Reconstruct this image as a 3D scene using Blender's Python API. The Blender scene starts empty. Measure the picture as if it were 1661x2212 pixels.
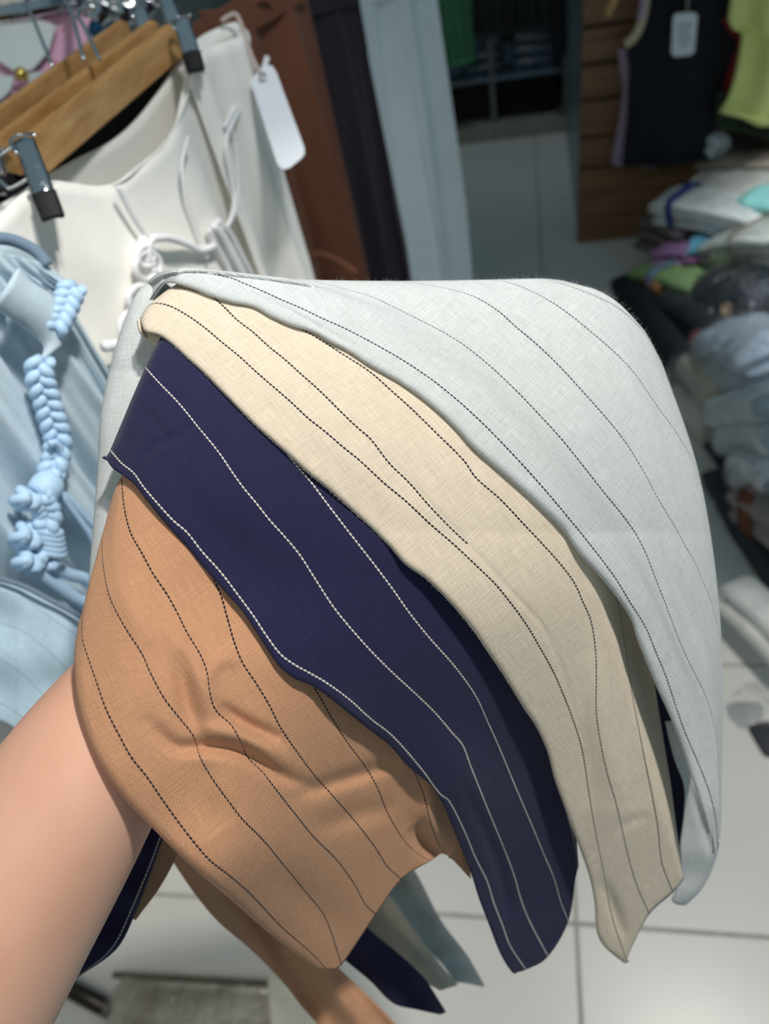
import bpy, bmesh, math, random
import numpy as np
from mathutils import Vector, Matrix, noise
random.seed(4)
C = bpy.context.scene.collection
# ------------------------------------------------------------------ camera
H = 1.464
F, CX, CY = 1661.0, 830.5, 1106.0
M = np.array([[0.98096053, -0.02953832, -0.19194771],
              [0.10497201, -0.75090007, 0.65201991],
              [-0.16339312, -0.65975493, -0.73350264]])   # rows: world axes in camera axes (right, down, forward)
cam_d = bpy.data.cameras.new('camera'); cam = bpy.data.objects.new('camera', cam_d); C.objects.link(cam)
R = Matrix([[M[i][0], -M[i][1], -M[i][2]] for i in range(3)])
cam.matrix_world = Matrix.Translation((0, 0, H)) @ R.to_4x4()
cam_d.sensor_fit = 'VERTICAL'; cam_d.sensor_height = 36.0; cam_d.lens = 36.0 * F / 2212.0
cam_d.clip_start = 0.02
cam_d.dof.use_dof = True; cam_d.dof.focus_distance = 0.35; cam_d.dof.aperture_fstop = 6.6
bpy.context.scene.camera = cam
# ------------------------------------------------------------------ light
world = bpy.data.worlds.new('world'); bpy.context.scene.world = world; world.use_nodes = True
bg = world.node_tree.nodes['Background']
bg.inputs[0].default_value = (0.53, 0.80, 0.94, 1); bg.inputs[1].default_value = 0.21

def lamp(name, kind, loc, target, energy, col, **k):
    d = bpy.data.lights.new(name, kind); d.energy = energy; d.color = col
    for a, b in k.items(): setattr(d, a, b)
    o = bpy.data.objects.new(name, d); C.objects.link(o); o.location = loc
    v = Vector(target) - Vector(loc); o.rotation_euler = v.to_track_quat('-Z', 'Y').to_euler()
    return o
lamp('ceiling_spot', 'SPOT', (0.60, 0.46, 2.70), (0.0, 0.24, 0.55), 112, (1.0, 0.955, 0.89), spot_size=math.radians(43), spot_blend=0.22, shadow_soft_size=0.05)
lamp('rack_fill', 'SPOT', (0.42, 0.30, 2.5), (-0.44, 0.84, 1.0), 46, (0.97, 0.98, 1.0), spot_size=math.radians(46), spot_blend=0.7, shadow_soft_size=0.08)  # added fill lamp that brightens the hanging clothes
lamp('pile_fill', 'SPOT', (0.85, 1.60, 2.7), (1.05, 1.82, 0.0), 230, (0.90, 0.96, 1.0), spot_size=math.radians(36), spot_blend=0.8, shadow_soft_size=0.08)  # lamp added over the pile to brighten the packs and panel
lamp('back_fill', 'SPOT', (0.0, 2.85, 2.6), (0.0, 3.6, 0.7), 16, (0.84, 0.95, 1.0), spot_size=math.radians(60), spot_blend=0.8, shadow_soft_size=0.1)  # extra lamp put in to lift the back shelf and green sweater
lamp('rear_fill', 'AREA', (-0.55, -0.75, 2.5), (-0.5, 0.2, 0.0), 5, (1.0, 0.94, 0.85), shape='RECTANGLE', size=0.9, size_y=0.4)  # unseen fill light added behind the camera for the arm and floor
lamp('corner_fill', 'SPOT', (-0.85, -0.10, 2.5), (-0.62, 0.22, 0.0), 26, (1.0, 0.94, 0.84), spot_size=math.radians(26), spot_blend=0.9, shadow_soft_size=0.1)  # lamp added only to lighten the floor at the lower left
vs = bpy.context.scene.view_settings
vs.view_transform = 'Standard'; vs.look = 'None'; vs.gamma = 1.0; vs.exposure = 0.0; vs.use_curve_mapping = False
# ------------------------------------------------------------------ helpers
def ray(px, py):
    return M @ np.array([(px - CX) / F, (py - CY) / F, 1.0])
def at(px, py, d):
    r = ray(px, py) * d; return (r[0], r[1], r[2] + H)
def on_z(px, py, z=0.0):
    r = ray(px, py); return at(px, py, (z - H) / r[2])
def on_y(px, py, y):
    r = ray(px, py); return at(px, py, y / r[1])
def on_x(px, py, x):
    r = ray(px, py); return at(px, py, x / r[0])
def on_plane(px, py, P, n):
    r = ray(px, py); t = ((P[0]) * n[0] + (P[1]) * n[1] + (P[2] - H) * n[2]) / (r @ np.array(n)); return at(px, py, t)

def tag(o, label=None, cat=None, group=None, kind=None):
    if label: o['label'] = label
    if cat: o['category'] = cat
    if group: o['group'] = group
    if kind: o['kind'] = kind
    return o
def thing(name, label, cat, loc=(0, 0, 0), group=None):
    o = bpy.data.objects.new(name, None); C.objects.link(o); o.location = loc; o.empty_display_size = 0.05
    return tag(o, label, cat, group)
def link(name, me, mat=None, parent=None, smooth=True):
    if mat: me.materials.append(mat)
    if smooth:
        for p in me.polygons: p.use_smooth = True
    o = bpy.data.objects.new(name, me); C.objects.link(o)
    if parent:
        o.parent = parent
        o.matrix_parent_inverse = Matrix.Translation(Vector(parent.location)).inverted() if parent.type == 'EMPTY' else Matrix.Identity(4)
        if parent.type == 'EMPTY':
            o.matrix_parent_inverse = Matrix.LocRotScale(parent.location, parent.rotation_euler, parent.scale).inverted()
    return o
def mesh(name, V, Fc, mat=None, parent=None, smooth=True):
    me = bpy.data.meshes.new(name); me.from_pydata([tuple(v) for v in V], [], Fc); me.update()
    return link(name, me, mat, parent, smooth)
def bm_obj(name, bm, mat=None, parent=None, smooth=True):
    me = bpy.data.meshes.new(name); bm.to_mesh(me); bm.free(); return link(name, me, mat, parent, smooth)

def box_bm(lo, hi, bev=0.0, seg=2, bm=None):
    b = bmesh.new()
    bmesh.ops.create_cube(b, size=1)
    for v in b.verts:
        v.co = Vector([lo[i] + (v.co[i] + .5) * (hi[i] - lo[i]) for i in range(3)])
    if bev: bmesh.ops.bevel(b, geom=b.edges[:], offset=bev, segments=seg, affect='EDGES', profile=0.5)
    return b
def box(name, lo, hi, mat, parent=None, bev=0.0, seg=2):
    return bm_obj(name, box_bm(lo, hi, bev, seg), mat, parent, smooth=False)

def catmull(P, n):
    P = np.asarray(P, float)
    if len(P) == 1: return np.repeat(P, n, 0)
    dd = np.linalg.norm(np.diff(P[:, :2] if P.shape[1] > 3 else P, axis=0), axis=1); s = np.concatenate([[0], np.cumsum(np.maximum(dd, 1e-9))])
    t = np.linspace(0, s[-1], n)
    # monotone-ish cubic hermite with finite-difference tangents
    m = np.zeros_like(P)
    for i in range(len(P)):
        a, b = max(i - 1, 0), min(i + 1, len(P) - 1); m[i] = (P[b] - P[a]) / (s[b] - s[a])
    out = np.zeros((n, P.shape[1]))
    k = np.clip(np.searchsorted(s, t, side='right') - 1, 0, len(P) - 2)
    h = (s[k + 1] - s[k])[:, None]; u = ((t - s[k])[:, None]) / h
    out = (2*u**3 - 3*u**2 + 1) * P[k] + (u**3 - 2*u**2 + u) * h * m[k] + (-2*u**3 + 3*u**2) * P[k+1] + (u**3 - u**2) * h * m[k+1]
    return out
def tube_mesh(path, rad, n=8, close=False, V=None, Fc=None, squash=1.0):
    """append a round tube along world points"""
    if V is None: V, Fc = [], []
    P = [Vector(p) for p in path]; N = len(P); base = len(V)
    up = Vector((0, 0, 1)); prev = None
    for i in range(N):
        t = (P[(i + 1) % N] - P[i - 1]) if close else (P[min(i + 1, N - 1)] - P[max(i - 1, 0)])
        t.normalize()
        if prev is None:
            a = t.orthogonal().normalized()
        else:
            a = prev - t * prev.dot(t); a = a.normalized() if a.length > 1e-6 else t.orthogonal().normalized()
        prev = a; b = t.cross(a); r = rad[i] if hasattr(rad, '__len__') else rad
        for j in range(n):
            w = 2 * math.pi * j / n
            V.append(P[i] + a * (r * math.cos(w)) + b * (r * squash * math.sin(w)))
    for i in range(N if close else N - 1):
        k = (i + 1) % N
        for j in range(n):
            l = (j + 1) % n
            Fc.append((base + i*n + j, base + i*n + l, base + k*n + l, base + k*n + j))
    if not close:
        Fc.append(tuple(base + j for j in range(n))[::-1]); Fc.append(tuple(base + (N-1)*n + j for j in range(n)))
    return V, Fc
def tube(name, path, rad, mat, parent=None, n=8, close=False, squash=1.0):
    V, Fc = tube_mesh(path, rad, n, close, squash=squash); return mesh(name, V, Fc, mat, parent)
def smooth_path(pts, n):
    return [tuple(p) for p in catmull(np.array(pts, float), n)]
def braid(name, path, Rr, r, turns, mat, parent=None, seg=16):
    n = int(turns * seg); P = [Vector(p) for p in smooth_path(path, n)]
    view = Vector((0, 0, H)); V, Fc = [], []
    for s in range(3):
        pts = []
        for i, p in enumerate(P):
            t = (P[min(i+1, n-1)] - P[max(i-1, 0)]).normalized(); nn = (view - p).normalized(); side = t.cross(nn).normalized()
            ph = 2*math.pi*(turns*i/n + s/3.0)
            pts.append(p + side * (Rr*math.sin(ph)) + nn * (Rr*0.55*math.sin(2*ph)))
        tube_mesh(pts, r, 8, False, V, Fc)
    return mesh(name, V, Fc, mat, parent)
# ------------------------------------------------------------------ materials
class NT:
    def __init__(s, name):
        s.m = bpy.data.materials.new(name); s.m.use_nodes = True; s.t = s.m.node_tree; s.b = s.t.nodes['Principled BSDF']
    def n(s, kind, **k):
        x = s.t.nodes.new(kind)
        for a, b in k.items(): setattr(x, a, b)
        return x
    def l(s, a, b): s.t.links.new(a, b)
    def val(s, x, sock):
        if hasattr(x, 'is_linked') or hasattr(x, 'links'): s.l(x, sock)
        else: sock.default_value = x
    def math(s, op, a, b=0.0, c=0.0):
        x = s.n('ShaderNodeMath', operation=op)
        s.val(a, x.inputs[0]); s.val(b, x.inputs[1]); s.val(c, x.inputs[2]); return x.outputs[0]
    def mix(s, fac, a, b, mode='MIX'):
        x = s.n('ShaderNodeMix', data_type='RGBA', blend_type=mode)
        s.val(fac, x.inputs[0])
        for v, q in ((a, x.inputs[6]), (b, x.inputs[7])):
            if isinstance(v, tuple): q.default_value = (*v, 1) if len(v) == 3 else v
            else: s.l(v, q)
        return x.outputs[2]
    def ramp(s, fac, stops):
        x = s.n('ShaderNodeValToRGB'); e = x.color_ramp.elements
        while len(e) < len(stops): e.new(0.5)
        for i, (p, c) in enumerate(stops): e[i].position = p; e[i].color = (*c, 1)
        s.l(fac, x.inputs[0]); return x.outputs[0]
    def noise(s, vec, scale, detail=2.0, rough=0.5):
        x = s.n('ShaderNodeTexNoise'); x.inputs['Scale'].default_value = scale; x.inputs['Detail'].default_value = detail; x.inputs['Roughness'].default_value = rough
        if vec is not None: s.l(vec, x.inputs['Vector'])
        return x.outputs[0]
    def obj(s): return s.n('ShaderNodeTexCoord').outputs['Object']
    def bump(s, h, strength, dist=0.001):
        x = s.n('ShaderNodeBump'); x.inputs['Strength'].default_value = strength; x.inputs['Distance'].default_value = dist
        s.l(h, x.inputs['Height']); s.l(x.outputs[0], s.b.inputs['Normal'])
def srgb(r, g, b):
    f = lambda c: (c/255/12.92) if c/255 <= 0.04045 else ((c/255+0.055)/1.055)**2.4
    return (f(r), f(g), f(b))
def plain(name, col, rough=0.6, metal=0.0, var=0.12, scale=30, bump=0.0, bscale=120, coat=0.0, sheen=0.0, sub=0.0):
    t = NT(name); o = t.obj()
    nz = t.noise(o, scale, 3)
    dk = tuple(c * (1 - var) for c in col); lt = tuple(min(1, c * (1 + var)) for c in col)
    t.l(t.ramp(nz, [(0.3, dk), (0.7, lt)]), t.b.inputs['Base Color'])
    t.b.inputs['Roughness'].default_value = rough; t.b.inputs['Metallic'].default_value = metal
    t.b.inputs['Coat Weight'].default_value = coat; t.b.inputs['Sheen Weight'].default_value = sheen
    if bump: t.bump(t.noise(o, bscale, 3), bump, 0.002)
    return t.m
def linen(name, col, thread, alt, width=0.0011, period=0.00105, dash=0.0021, slub=0.10, weave=0.22, rough=0.85, solid=0.0):
    """woven pinstriped linen: 'stripe' uv = (stripe index, length), 'weave' uv in metres, 'spacing' = metres per stripe"""
    t = NT(name)
    us = t.n('ShaderNodeUVMap', uv_map='stripe').outputs[0]; uw = t.n('ShaderNodeUVMap', uv_map='weave').outputs[0]
    sp = t.n('ShaderNodeAttribute', attribute_name='spacing').outputs['Fac']
    sx = t.n('ShaderNodeSeparateXYZ'); t.l(us, sx.inputs[0]); wx = t.n('ShaderNodeSeparateXYZ'); t.l(uw, wx.inputs[0])
    # gentle thread waviness
    wob = t.math('MULTIPLY', t.math('SUBTRACT', t.noise(uw, 260, 2), 0.5), 0.0007)
    wu = t.math('ADD', wx.outputs[0], wob); wv = t.math('ADD', wx.outputs[1], wob)
    k = 2 * math.pi / period
    su = t.math('SINE', t.math('MULTIPLY', wu, k)); sv = t.math('SINE', t.math('MULTIPLY', wv, k))
    w = t.math('MULTIPLY_ADD', t.math('MULTIPLY', su, sv), 0.5, 0.5)            # 0..1 checker of over/under threads
    # slubs: thin streaks along both thread directions
    def streak(a, b):
        mp = t.n('ShaderNodeMapping'); t.l(uw, mp.inputs['Vector']); mp.inputs['Scale'].default_value = (a, b, 1); return t.noise(mp.outputs[0], 1.0, 2)
    s1 = streak(70, 1300); s2 = streak(1300, 70)
    sl = t.math('ADD', t.math('SUBTRACT', s1, 0.5), t.math('SUBTRACT', s2, 0.5))
    big = t.noise(uw, 45, 3)
    v = t.math('ADD', t.math('MULTIPLY_ADD', w, weave, 1 - weave * 0.6), t.math('MULTIPLY', sl, slub * 3))
    v = t.math('MULTIPLY', v, t.math('MULTIPLY_ADD', big, 0.12, 0.94))
    base = t.mix(t.math('MULTIPLY', t.math('SUBTRACT', t.noise(uw, 900, 2), 0.35), 1.1), col, alt)
    cb = t.n('ShaderNodeCombineColor')
    for i in range(3): t.l(v, cb.inputs[i])
    base = t.mix(1.0, base, cb.outputs[0], 'MULTIPLY')
    # stripes
    fr = t.math('ABSOLUTE', t.math('SUBTRACT', t.math('FRACT', t.math('ADD', sx.outputs[0], 0.5)), 0.5))
    dist = t.math('MULTIPLY', fr, sp)
    dist = t.math('ADD', dist, t.math('MULTIPLY', wob, 0.3))
    ds = t.math('MULTIPLY_ADD', t.math('SINE', t.math('MULTIPLY', sx.outputs[1], 2 * math.pi / dash)), 0.5, 0.5)
    ds = t.math('ADD', ds, solid)
    wl = t.math('MULTIPLY', t.math('MINIMUM', t.math('MULTIPLY_ADD', ds, 1.5, 0.12), 1.0), width * 0.5)
    x = t.n('ShaderNodeMapRange', interpolation_type='SMOOTHSTEP'); t.l(t.math('SUBTRACT', dist, wl), x.inputs[0])
    x.inputs[1].default_value = -0.00012; x.inputs[2].default_value = 0.00016; x.inputs[3].default_value = 1; x.inputs[4].default_value = 0
    t.l(t.mix(x.outputs[0], base, thread), t.b.inputs['Base Color'])
    t.b.inputs['Roughness'].default_value = rough; t.b.inputs['Sheen Weight'].default_value = 0.12; t.b.inputs['Specular IOR Level'].default_value = 0.2
    t.b.inputs['Sheen Roughness'].default_value = 0.5
    t.bump(t.math('ADD', t.math('ADD', w, t.math('MULTIPLY', sl, 1.2)), t.math('MULTIPLY', x.outputs[0], 0.5)), 0.55, 0.00035)
    return t.m
# ------------------------------------------------------------------ cloth sheets
def loft(cols, nu, nv, dfun, rolls=None, grow=None):
    """cols = [(u, [(px,py)...])] -> arrays (nu,nv): px, py, depth, u ; rolls = radius in metres at edges t0,t1,u0,u1"""
    cols = sorted(cols, key=lambda c: c[0]); us = np.array([c[0] for c in cols], float)
    A = np.stack([catmull(c[1], nv) for c in cols])                     # (k,nv,2)
    uu = np.linspace(us[0], us[-1], nu)
    m = np.zeros_like(A)
    for i in range(len(us)):
        a, b = max(i-1, 0), min(i+1, len(us)-1); m[i] = (A[b]-A[a])/(us[b]-us[a])
        if a < i < b:                                                  # keep the interpolation from folding where two stripes run close
            lim = 1.6*np.minimum(np.linalg.norm(A[i]-A[a], axis=-1)/(us[i]-us[a]), np.linalg.norm(A[b]-A[i], axis=-1)/(us[b]-us[i]))
            m[i] *= np.minimum(1, lim/np.maximum(np.linalg.norm(m[i], axis=-1), 1e-6))[:, None]
    k = np.clip(np.searchsorted(us, uu, side='right')-1, 0, len(us)-2)
    h = (us[k+1]-us[k])[:, None, None]; w = (uu-us[k])[:, None, None]/h
    G = (2*w**3-3*w**2+1)*A[k] + (w**3-2*w**2+w)*h*m[k] + (-2*w**3+3*w**2)*A[k+1] + (w**3-w**2)*h*m[k+1]
    px, py = G[..., 0], G[..., 1]; D = dfun(px, py); U = np.repeat(uu[:, None], nv, 1)
    if rolls:
        for key, r in rolls.items():
            ax = 1 if key[0] == 't' else 0; rev = key[1] == '1'
            def fl(a): return np.flip(a, ax) if rev else a
            px, py, D, U = fl(px), fl(py), fl(D), fl(U)
            T = (lambda a: a.T) if ax == 1 else (lambda a: a)
            px, py, D, U = T(px).copy(), T(py).copy(), T(D).copy(), T(U).copy()       # edge is now row 0
            s = np.concatenate([np.zeros((1, px.shape[1])), np.cumsum(np.hypot(np.diff(px, axis=0), np.diff(py, axis=0)), 0)])
            j = min(3, px.shape[0]-1); ix, iy = px[j]-px[0], py[j]-py[0]; L = np.maximum(np.hypot(ix, iy), 1e-6)
            tx, ty = np.gradient(px[0]), np.gradient(py[0]); tl = np.maximum(np.hypot(tx, ty), 1e-6); tx, ty = tx/tl, ty/tl
            sg = np.sign(np.sum((-ty)*ix + tx*iy)) or 1.0; ix, iy, cs = -ty*sg, tx*sg, np.clip(((-ty)*ix + tx*iy)*sg/L, .12, 1)     # inward normal of the edge
            rr = r
            if isinstance(r, tuple):                                           # radius growing from zero along the edge
                k_ = np.linspace(0, 1, px.shape[1]); r = (rr[0]*np.clip((k_-(rr[3] if len(rr) > 3 else 0))*rr[1]+.03, 0, 1) *(np.clip((1-k_)*rr[2], 0, 1) if len(rr) > 2 and rr[2] else 1) + 1e-4 if rr[1] > 0 else rr[0]*np.clip((1-k_)*-rr[1]+.03, 0, 1))[None]
            rp = r * F / D
            q = np.clip(1 - s*cs[None] / rp, 0, 1); D = D + r * (1 - np.sqrt(1 - q**2 * 0.999))
            rows = []
            for ph in (85, 68, 50, 33, 16):
                a = math.radians(ph); g = np.ravel(r) * F / D[0] * (1-math.cos(a))
                rows.append((px[0]+ix*g, py[0]+iy*g, D[0]+np.ravel(r)*math.sin(a), U[0] + (U[0]-U[min(2, len(U)-1)])*0.02*ph/16))
            px = np.concatenate([np.stack([x[0] for x in rows]), px]); py = np.concatenate([np.stack([x[1] for x in rows]), py])
            D = np.concatenate([np.stack([x[2] for x in rows]), D]); U = np.concatenate([np.stack([x[3] for x in rows]), U])
            px, py, D, U = T(px), T(py), T(D), T(U); px, py, D, U = fl(px), fl(py), fl(D), fl(U)
    return px, py, D, U
def to_world(px, py, D):
    c = np.stack([(px-CX)/F*D, (py-CY)/F*D, D], -1); W = c @ M.T; W[..., 2] += H; return W
def sheet(name, W, mat, parent=None, thick=0.0012, U=None, wscale=1.0, hide=None):
    """a double-sided cloth of real thickness from a grid of world points, front faces the lens"""
    nu, nv = W.shape[:2]
    du = np.gradient(W, axis=0); dv = np.gradient(W, axis=1); N = np.cross(du, dv); N /= np.maximum(np.linalg.norm(N, axis=-1, keepdims=True), 1e-9)
    mid = W.reshape(-1, 3).mean(0); s = np.sign(np.sum(N * (np.array([0, 0, H]) - W), -1).mean()) or 1
    N = N * s; Wb = W - N * thick
    V = np.concatenate([W.reshape(-1, 3), Wb.reshape(-1, 3)]); n = nu*nv
    I = np.arange(n).reshape(nu, nv)
    q = np.stack([I[:-1, :-1], I[1:, :-1], I[1:, 1:], I[:-1, 1:]], -1).reshape(-1, 4)
    if s < 0: q = q[:, ::-1]
    ring = np.concatenate([I[:, 0], I[-1, 1:], I[-2::-1, -1], I[0, -2:0:-1]])
    e = np.stack([ring, np.roll(ring, -1), np.roll(ring, -1)+n, ring+n], -1)
    if s > 0: e = e[:, ::-1]
    Fc = np.concatenate([q, q[:, ::-1]+n, e])
    me = bpy.data.meshes.new(name); me.from_pydata(V.tolist(), [], Fc.tolist()); me.update()
    # uv sets
    arc_v = np.concatenate([np.zeros((nu, 1)), np.cumsum(np.linalg.norm(np.diff(W, axis=1), axis=-1), 1)], 1)
    arc_u = np.concatenate([np.zeros((1, nv)), np.cumsum(np.linalg.norm(np.diff(W, axis=0), axis=-1), 0)], 0)
    A = (W[:, -1]-W[:, 0]).mean(0); A /= max(np.linalg.norm(A), 1e-9); h = nv//2
    wv = (W[:, h] @ A)[:, None] + arc_v - arc_v[:, h:h+1]
    Bv = (W[-1]-W[0]).mean(0); Bv = Bv - A*(A@Bv); Bv /= max(np.linalg.norm(Bv), 1e-9); hu = nu//2
    wu = (W[hu] @ Bv)[None, :] + arc_u - arc_u[hu:hu+1, :]
    if U is None: U = np.full((nu, nv), 0.5)
    spc = np.linalg.norm(np.gradient(W, axis=0), axis=-1)/np.maximum(np.abs(np.gradient(U, axis=0)), 1e-5)
    if hide is not None: spc = np.where(hide, spc*60+.5, spc)
    loops = np.zeros(len(me.loops), int); me.loops.foreach_get('vertex_index', loops); idx = loops % n
    for nm, a, b in (('stripe', U, wv), ('weave', wu*wscale, wv*wscale)):
        uv = me.uv_layers.new(name=nm); arr = np.stack([a.reshape(-1)[idx], b.reshape(-1)[idx]], -1).astype(np.float32).reshape(-1); uv.data.foreach_set('uv', arr)
    at_ = me.attributes.new('spacing', 'FLOAT', 'POINT'); at_.data.foreach_set('value', np.concatenate([spc.reshape(-1)]*2).astype(np.float32))
    return link(name, me, mat, parent)

# thin-plate depth field of the pile of cloth lying over the hand (metres along the view axis)
CP = np.array([(250,700,.385),(420,610,.40),(700,615,.41),(1100,610,.425),(1340,680,.43),(1540,1150,.435),(1555,1500,.462),(1555,1850,.50),
 (300,900,.362),(600,900,.365),(900,950,.375),(1250,1000,.395),(240,1080,.348),(250,1200,.335),(420,1250,.338),(700,1250,.35),(1000,1350,.375),(1350,1450,.43),
 (170,1350,.328),(180,1500,.316),(240,1650,.308),(330,1780,.314),(420,1600,.318),(620,1500,.338),(620,1750,.345),(480,1900,.325),(800,1700,.385),(1000,1700,.42),(1180,1700,.448),(1350,1800,.475),
 (650,2060,.40),(850,1900,.42),(1000,1900,.455),(1130,2080,.50),(1340,2070,.515),(0,1300,.36),(100,1000,.385),(1700,1000,.47),(1700,1900,.53)])
def _tps(a, b):
    r2 = ((a[:, None, :]-b[None])**2).sum(-1); return np.where(r2 > 0, r2*np.log(np.maximum(r2, 1e-12)), 0)
_X = CP[:, :2]/1000.0; _n = len(_X)
_K = np.zeros((_n+3, _n+3)); _K[:_n, :_n] = _tps(_X, _X) + np.eye(_n)*0.004; _K[:_n, _n] = 1; _K[:_n, _n+1:] = _X; _K[_n:, :_n] = _K[:_n, _n:].T
_w = np.linalg.solve(_K, np.concatenate([CP[:, 2], [0, 0, 0]]))
def base_depth(px, py):
    q = np.stack([px.reshape(-1), py.reshape(-1)], -1)/1000.0
    return (_tps(q, _X) @ _w[:_n] + _w[_n] + q @ _w[_n+1:]).reshape(px.shape)
def crease(px, py, line, width, amp, skew=0.0):
    """distance-to-polyline trough; amp > 0 sinks the cloth away from the lens"""
    best = np.full(px.shape, 1e9); L = catmull(np.array(line, float), 140)
    fade = np.zeros(px.shape)
    for i in range(len(L)):
        d = np.hypot(px-L[i, 0], py-L[i, 1]); t = i/(len(L)-1.0); f = math.sin(math.pi*min(max(t, 0.02), 0.98))**0.6
        fade = np.where(d < best, f, fade); best = np.minimum(best, d)
    return amp*fade*np.exp(-(best/width)**2)
def wob(px, py, s, a, seed):
    out = np.zeros(px.shape)
    rs = np.random.RandomState(seed)
    for k in range(7):
        ang = rs.uniform(0, 6.28); fr = rs.uniform(.6, 1.6)/s; out += np.sin((px*math.cos(ang)+py*math.sin(ang))*fr*6.28+rs.uniform(0, 6.28))
    return out*a/7*1.6
# ================================================================== floor, walls
t = NT('floor_tile'); o_ = t.obj()
t.l(t.ramp(t.noise(o_, 3, 4), [(0.3, srgb(222, 220, 214)), (0.7, srgb(230, 228, 222))]), t.b.inputs['Base Color']); t.b.inputs['Roughness'].default_value = 0.32
TILE = t.m
GROUT = plain('grout', srgb(176, 173, 166), 0.9)
S = 1.464/1.54; TX0, TY0, PT = .05*S, .377*S, .526*S
floor = tag(box('floor', (-1.3, -1.2, -.05), (1.5, 4.4, -.0025), GROUT), kind='structure')
me = None
for i in range(-3, 3):
    for j in range(-3, 8):
        x0, y0 = TX0 + i*PT, TY0 + j*PT; g = .0035
        if me is None:
            o = box('tile', (g, g, -.012), (PT-g, PT-g, 0), TILE, floor, bev=.0008, seg=1); me = o.data; o.location = (x0, y0, 0)
        else:
            o = bpy.data.objects.new('tile', me); C.objects.link(o); o.parent = floor; o.location = (x0, y0, 0)
# ================================================================== the arm and the four pinstriped garments it holds
SKIN = NT('skin')
_o = SKIN.obj()
_c = SKIN.ramp(SKIN.noise(_o, 14, 3), [(0.3, srgb(218, 162, 136)), (0.55, srgb(228, 177, 152)), (0.8, srgb(233, 188, 165))])
SKIN.l(_c, SKIN.b.inputs['Base Color']); SKIN.b.inputs['Roughness'].default_value = 0.5
SKIN.b.inputs['Subsurface Weight'].default_value = 0.25; SKIN.b.inputs['Subsurface Radius'].default_value = (0.012, 0.004, 0.002); SKIN.b.inputs['Subsurface Scale'].default_value = 0.6
_mp = SKIN.n('ShaderNodeMapping'); SKIN.l(_o, _mp.inputs['Vector']); _mp.inputs['Scale'].default_value = (900, 900, 900)
SKIN.bump(SKIN.noise(_mp.outputs[0], 1.0, 3), 0.12, 0.0005)

person = thing('person', 'bare left forearm reaching in from the lower left, holding up the pile of pinstriped cloth', 'person', at(-150, 2300, .33))
def arm_mesh():
    """forearm, palm and five fingers as one skinned surface"""
    bm = bmesh.new(); sk = bm.verts.layers.skin.verify()
    def V(px, py, d, rx, ry=None):
        v = bm.verts.new(at(px, py, d)); v[sk].radius = (rx, ry or rx); return v
    def chain(pts, start):
        p = start
        for q in pts:
            v = V(*q); bm.edges.new((p, v)); p = v
        return p
    el = V(-560, 3080, .275, .047)
    arm = [(-400, 2790, .29, .0475), (-280, 2480, .308, .048), (-132, 2196, .323, .0475), (-4, 1972, .334, .046), (118, 1778, .341, .0430), (232, 1592, .350, .0378), (340, 1440, .372, .031), (420, 1330, .385, .027)]
    wr = chain(arm, el)
    pl = V(520, 1220, .40, .030, .022); bm.edges.new((wr, pl))
    p2 = V(620, 1120, .41, .033, .020); bm.edges.new((pl, p2))
    fing = [[(700, 1160, .418, .010), (790, 1130, .43, .0095), (860, 1110, .445, .0085), (905, 1110, .458, .0075)],
            [(720, 1080, .42, .0105), (830, 1030, .432, .0095), (910, 1000, .447, .0088), (960, 990, .463, .0078)],
            [(710, 1000, .422, .0105), (810, 940, .435, .0095), (885, 905, .45, .0088), (930, 895, .465, .0078)],
            [(670, 950, .424, .0105), (750, 880, .437, .0095), (815, 840, .45, .0085), (850, 830, .462, .0075)]]
    for f in fing: chain(f, p2)
    chain([(590, 1290, .395, .014), (680, 1310, .395, .0115), (750, 1300, .402, .0095)], pl)
    me = bpy.data.meshes.new('arm'); 
    for v in bm.verts: v[sk].use_root = False
    bm.verts.ensure_lookup_table(); bm.verts[0][sk].use_root = True
    bm.to_mesh(me); bm.free(); o = bpy.data.objects.new('arm', me); C.objects.link(o)
    md = o.modifiers.new('skin', 'SKIN'); md.use_smooth_shade = True
    s = o.modifiers.new('sub', 'SUBSURF'); s.levels = 3; s.render_levels = 3
    dg = bpy.context.evaluated_depsgraph_get(); dg.update(); ev = bpy.data.meshes.new_from_object(o.evaluated_get(dg))
    bpy.data.objects.remove(o); ev.name = 'arm'
    return ev
arm = link('arm', arm_mesh(), SKIN.m, person)

GREY = linen('grey_linen', srgb(206, 210, 209), srgb(34, 36, 44), srgb(192, 196, 195), width=0.00085, weave=.42, slub=.13)
CREAM = linen('cream_linen', srgb(224, 210, 190), srgb(34, 32, 42), srgb(212, 191, 160), width=0.00095, weave=.40, slub=.12)
NAVY = linen('navy_linen', srgb(37, 37, 72), srgb(214, 208, 196), srgb(27, 27, 56), width=0.0008, weave=0.5, slub=0.16)
TAN = linen('tan_linen', srgb(207, 156, 120), srgb(36, 32, 40), srgb(192, 134, 98), width=0.0008, weave=0.40)
GROUP = 'pinstriped linen trousers draped over the hand'
def garment(name_part, root, cols, nu, nv, mat, off, rolls=None, thick=0.0014, hide=None):
    px, py, D, U = loft(cols, nu, nv, off, rolls)
    return sheet(name_part, to_world(px, py, D), mat, root, thick, U, hide=hide(px, py, U) if hide else None)

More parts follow.
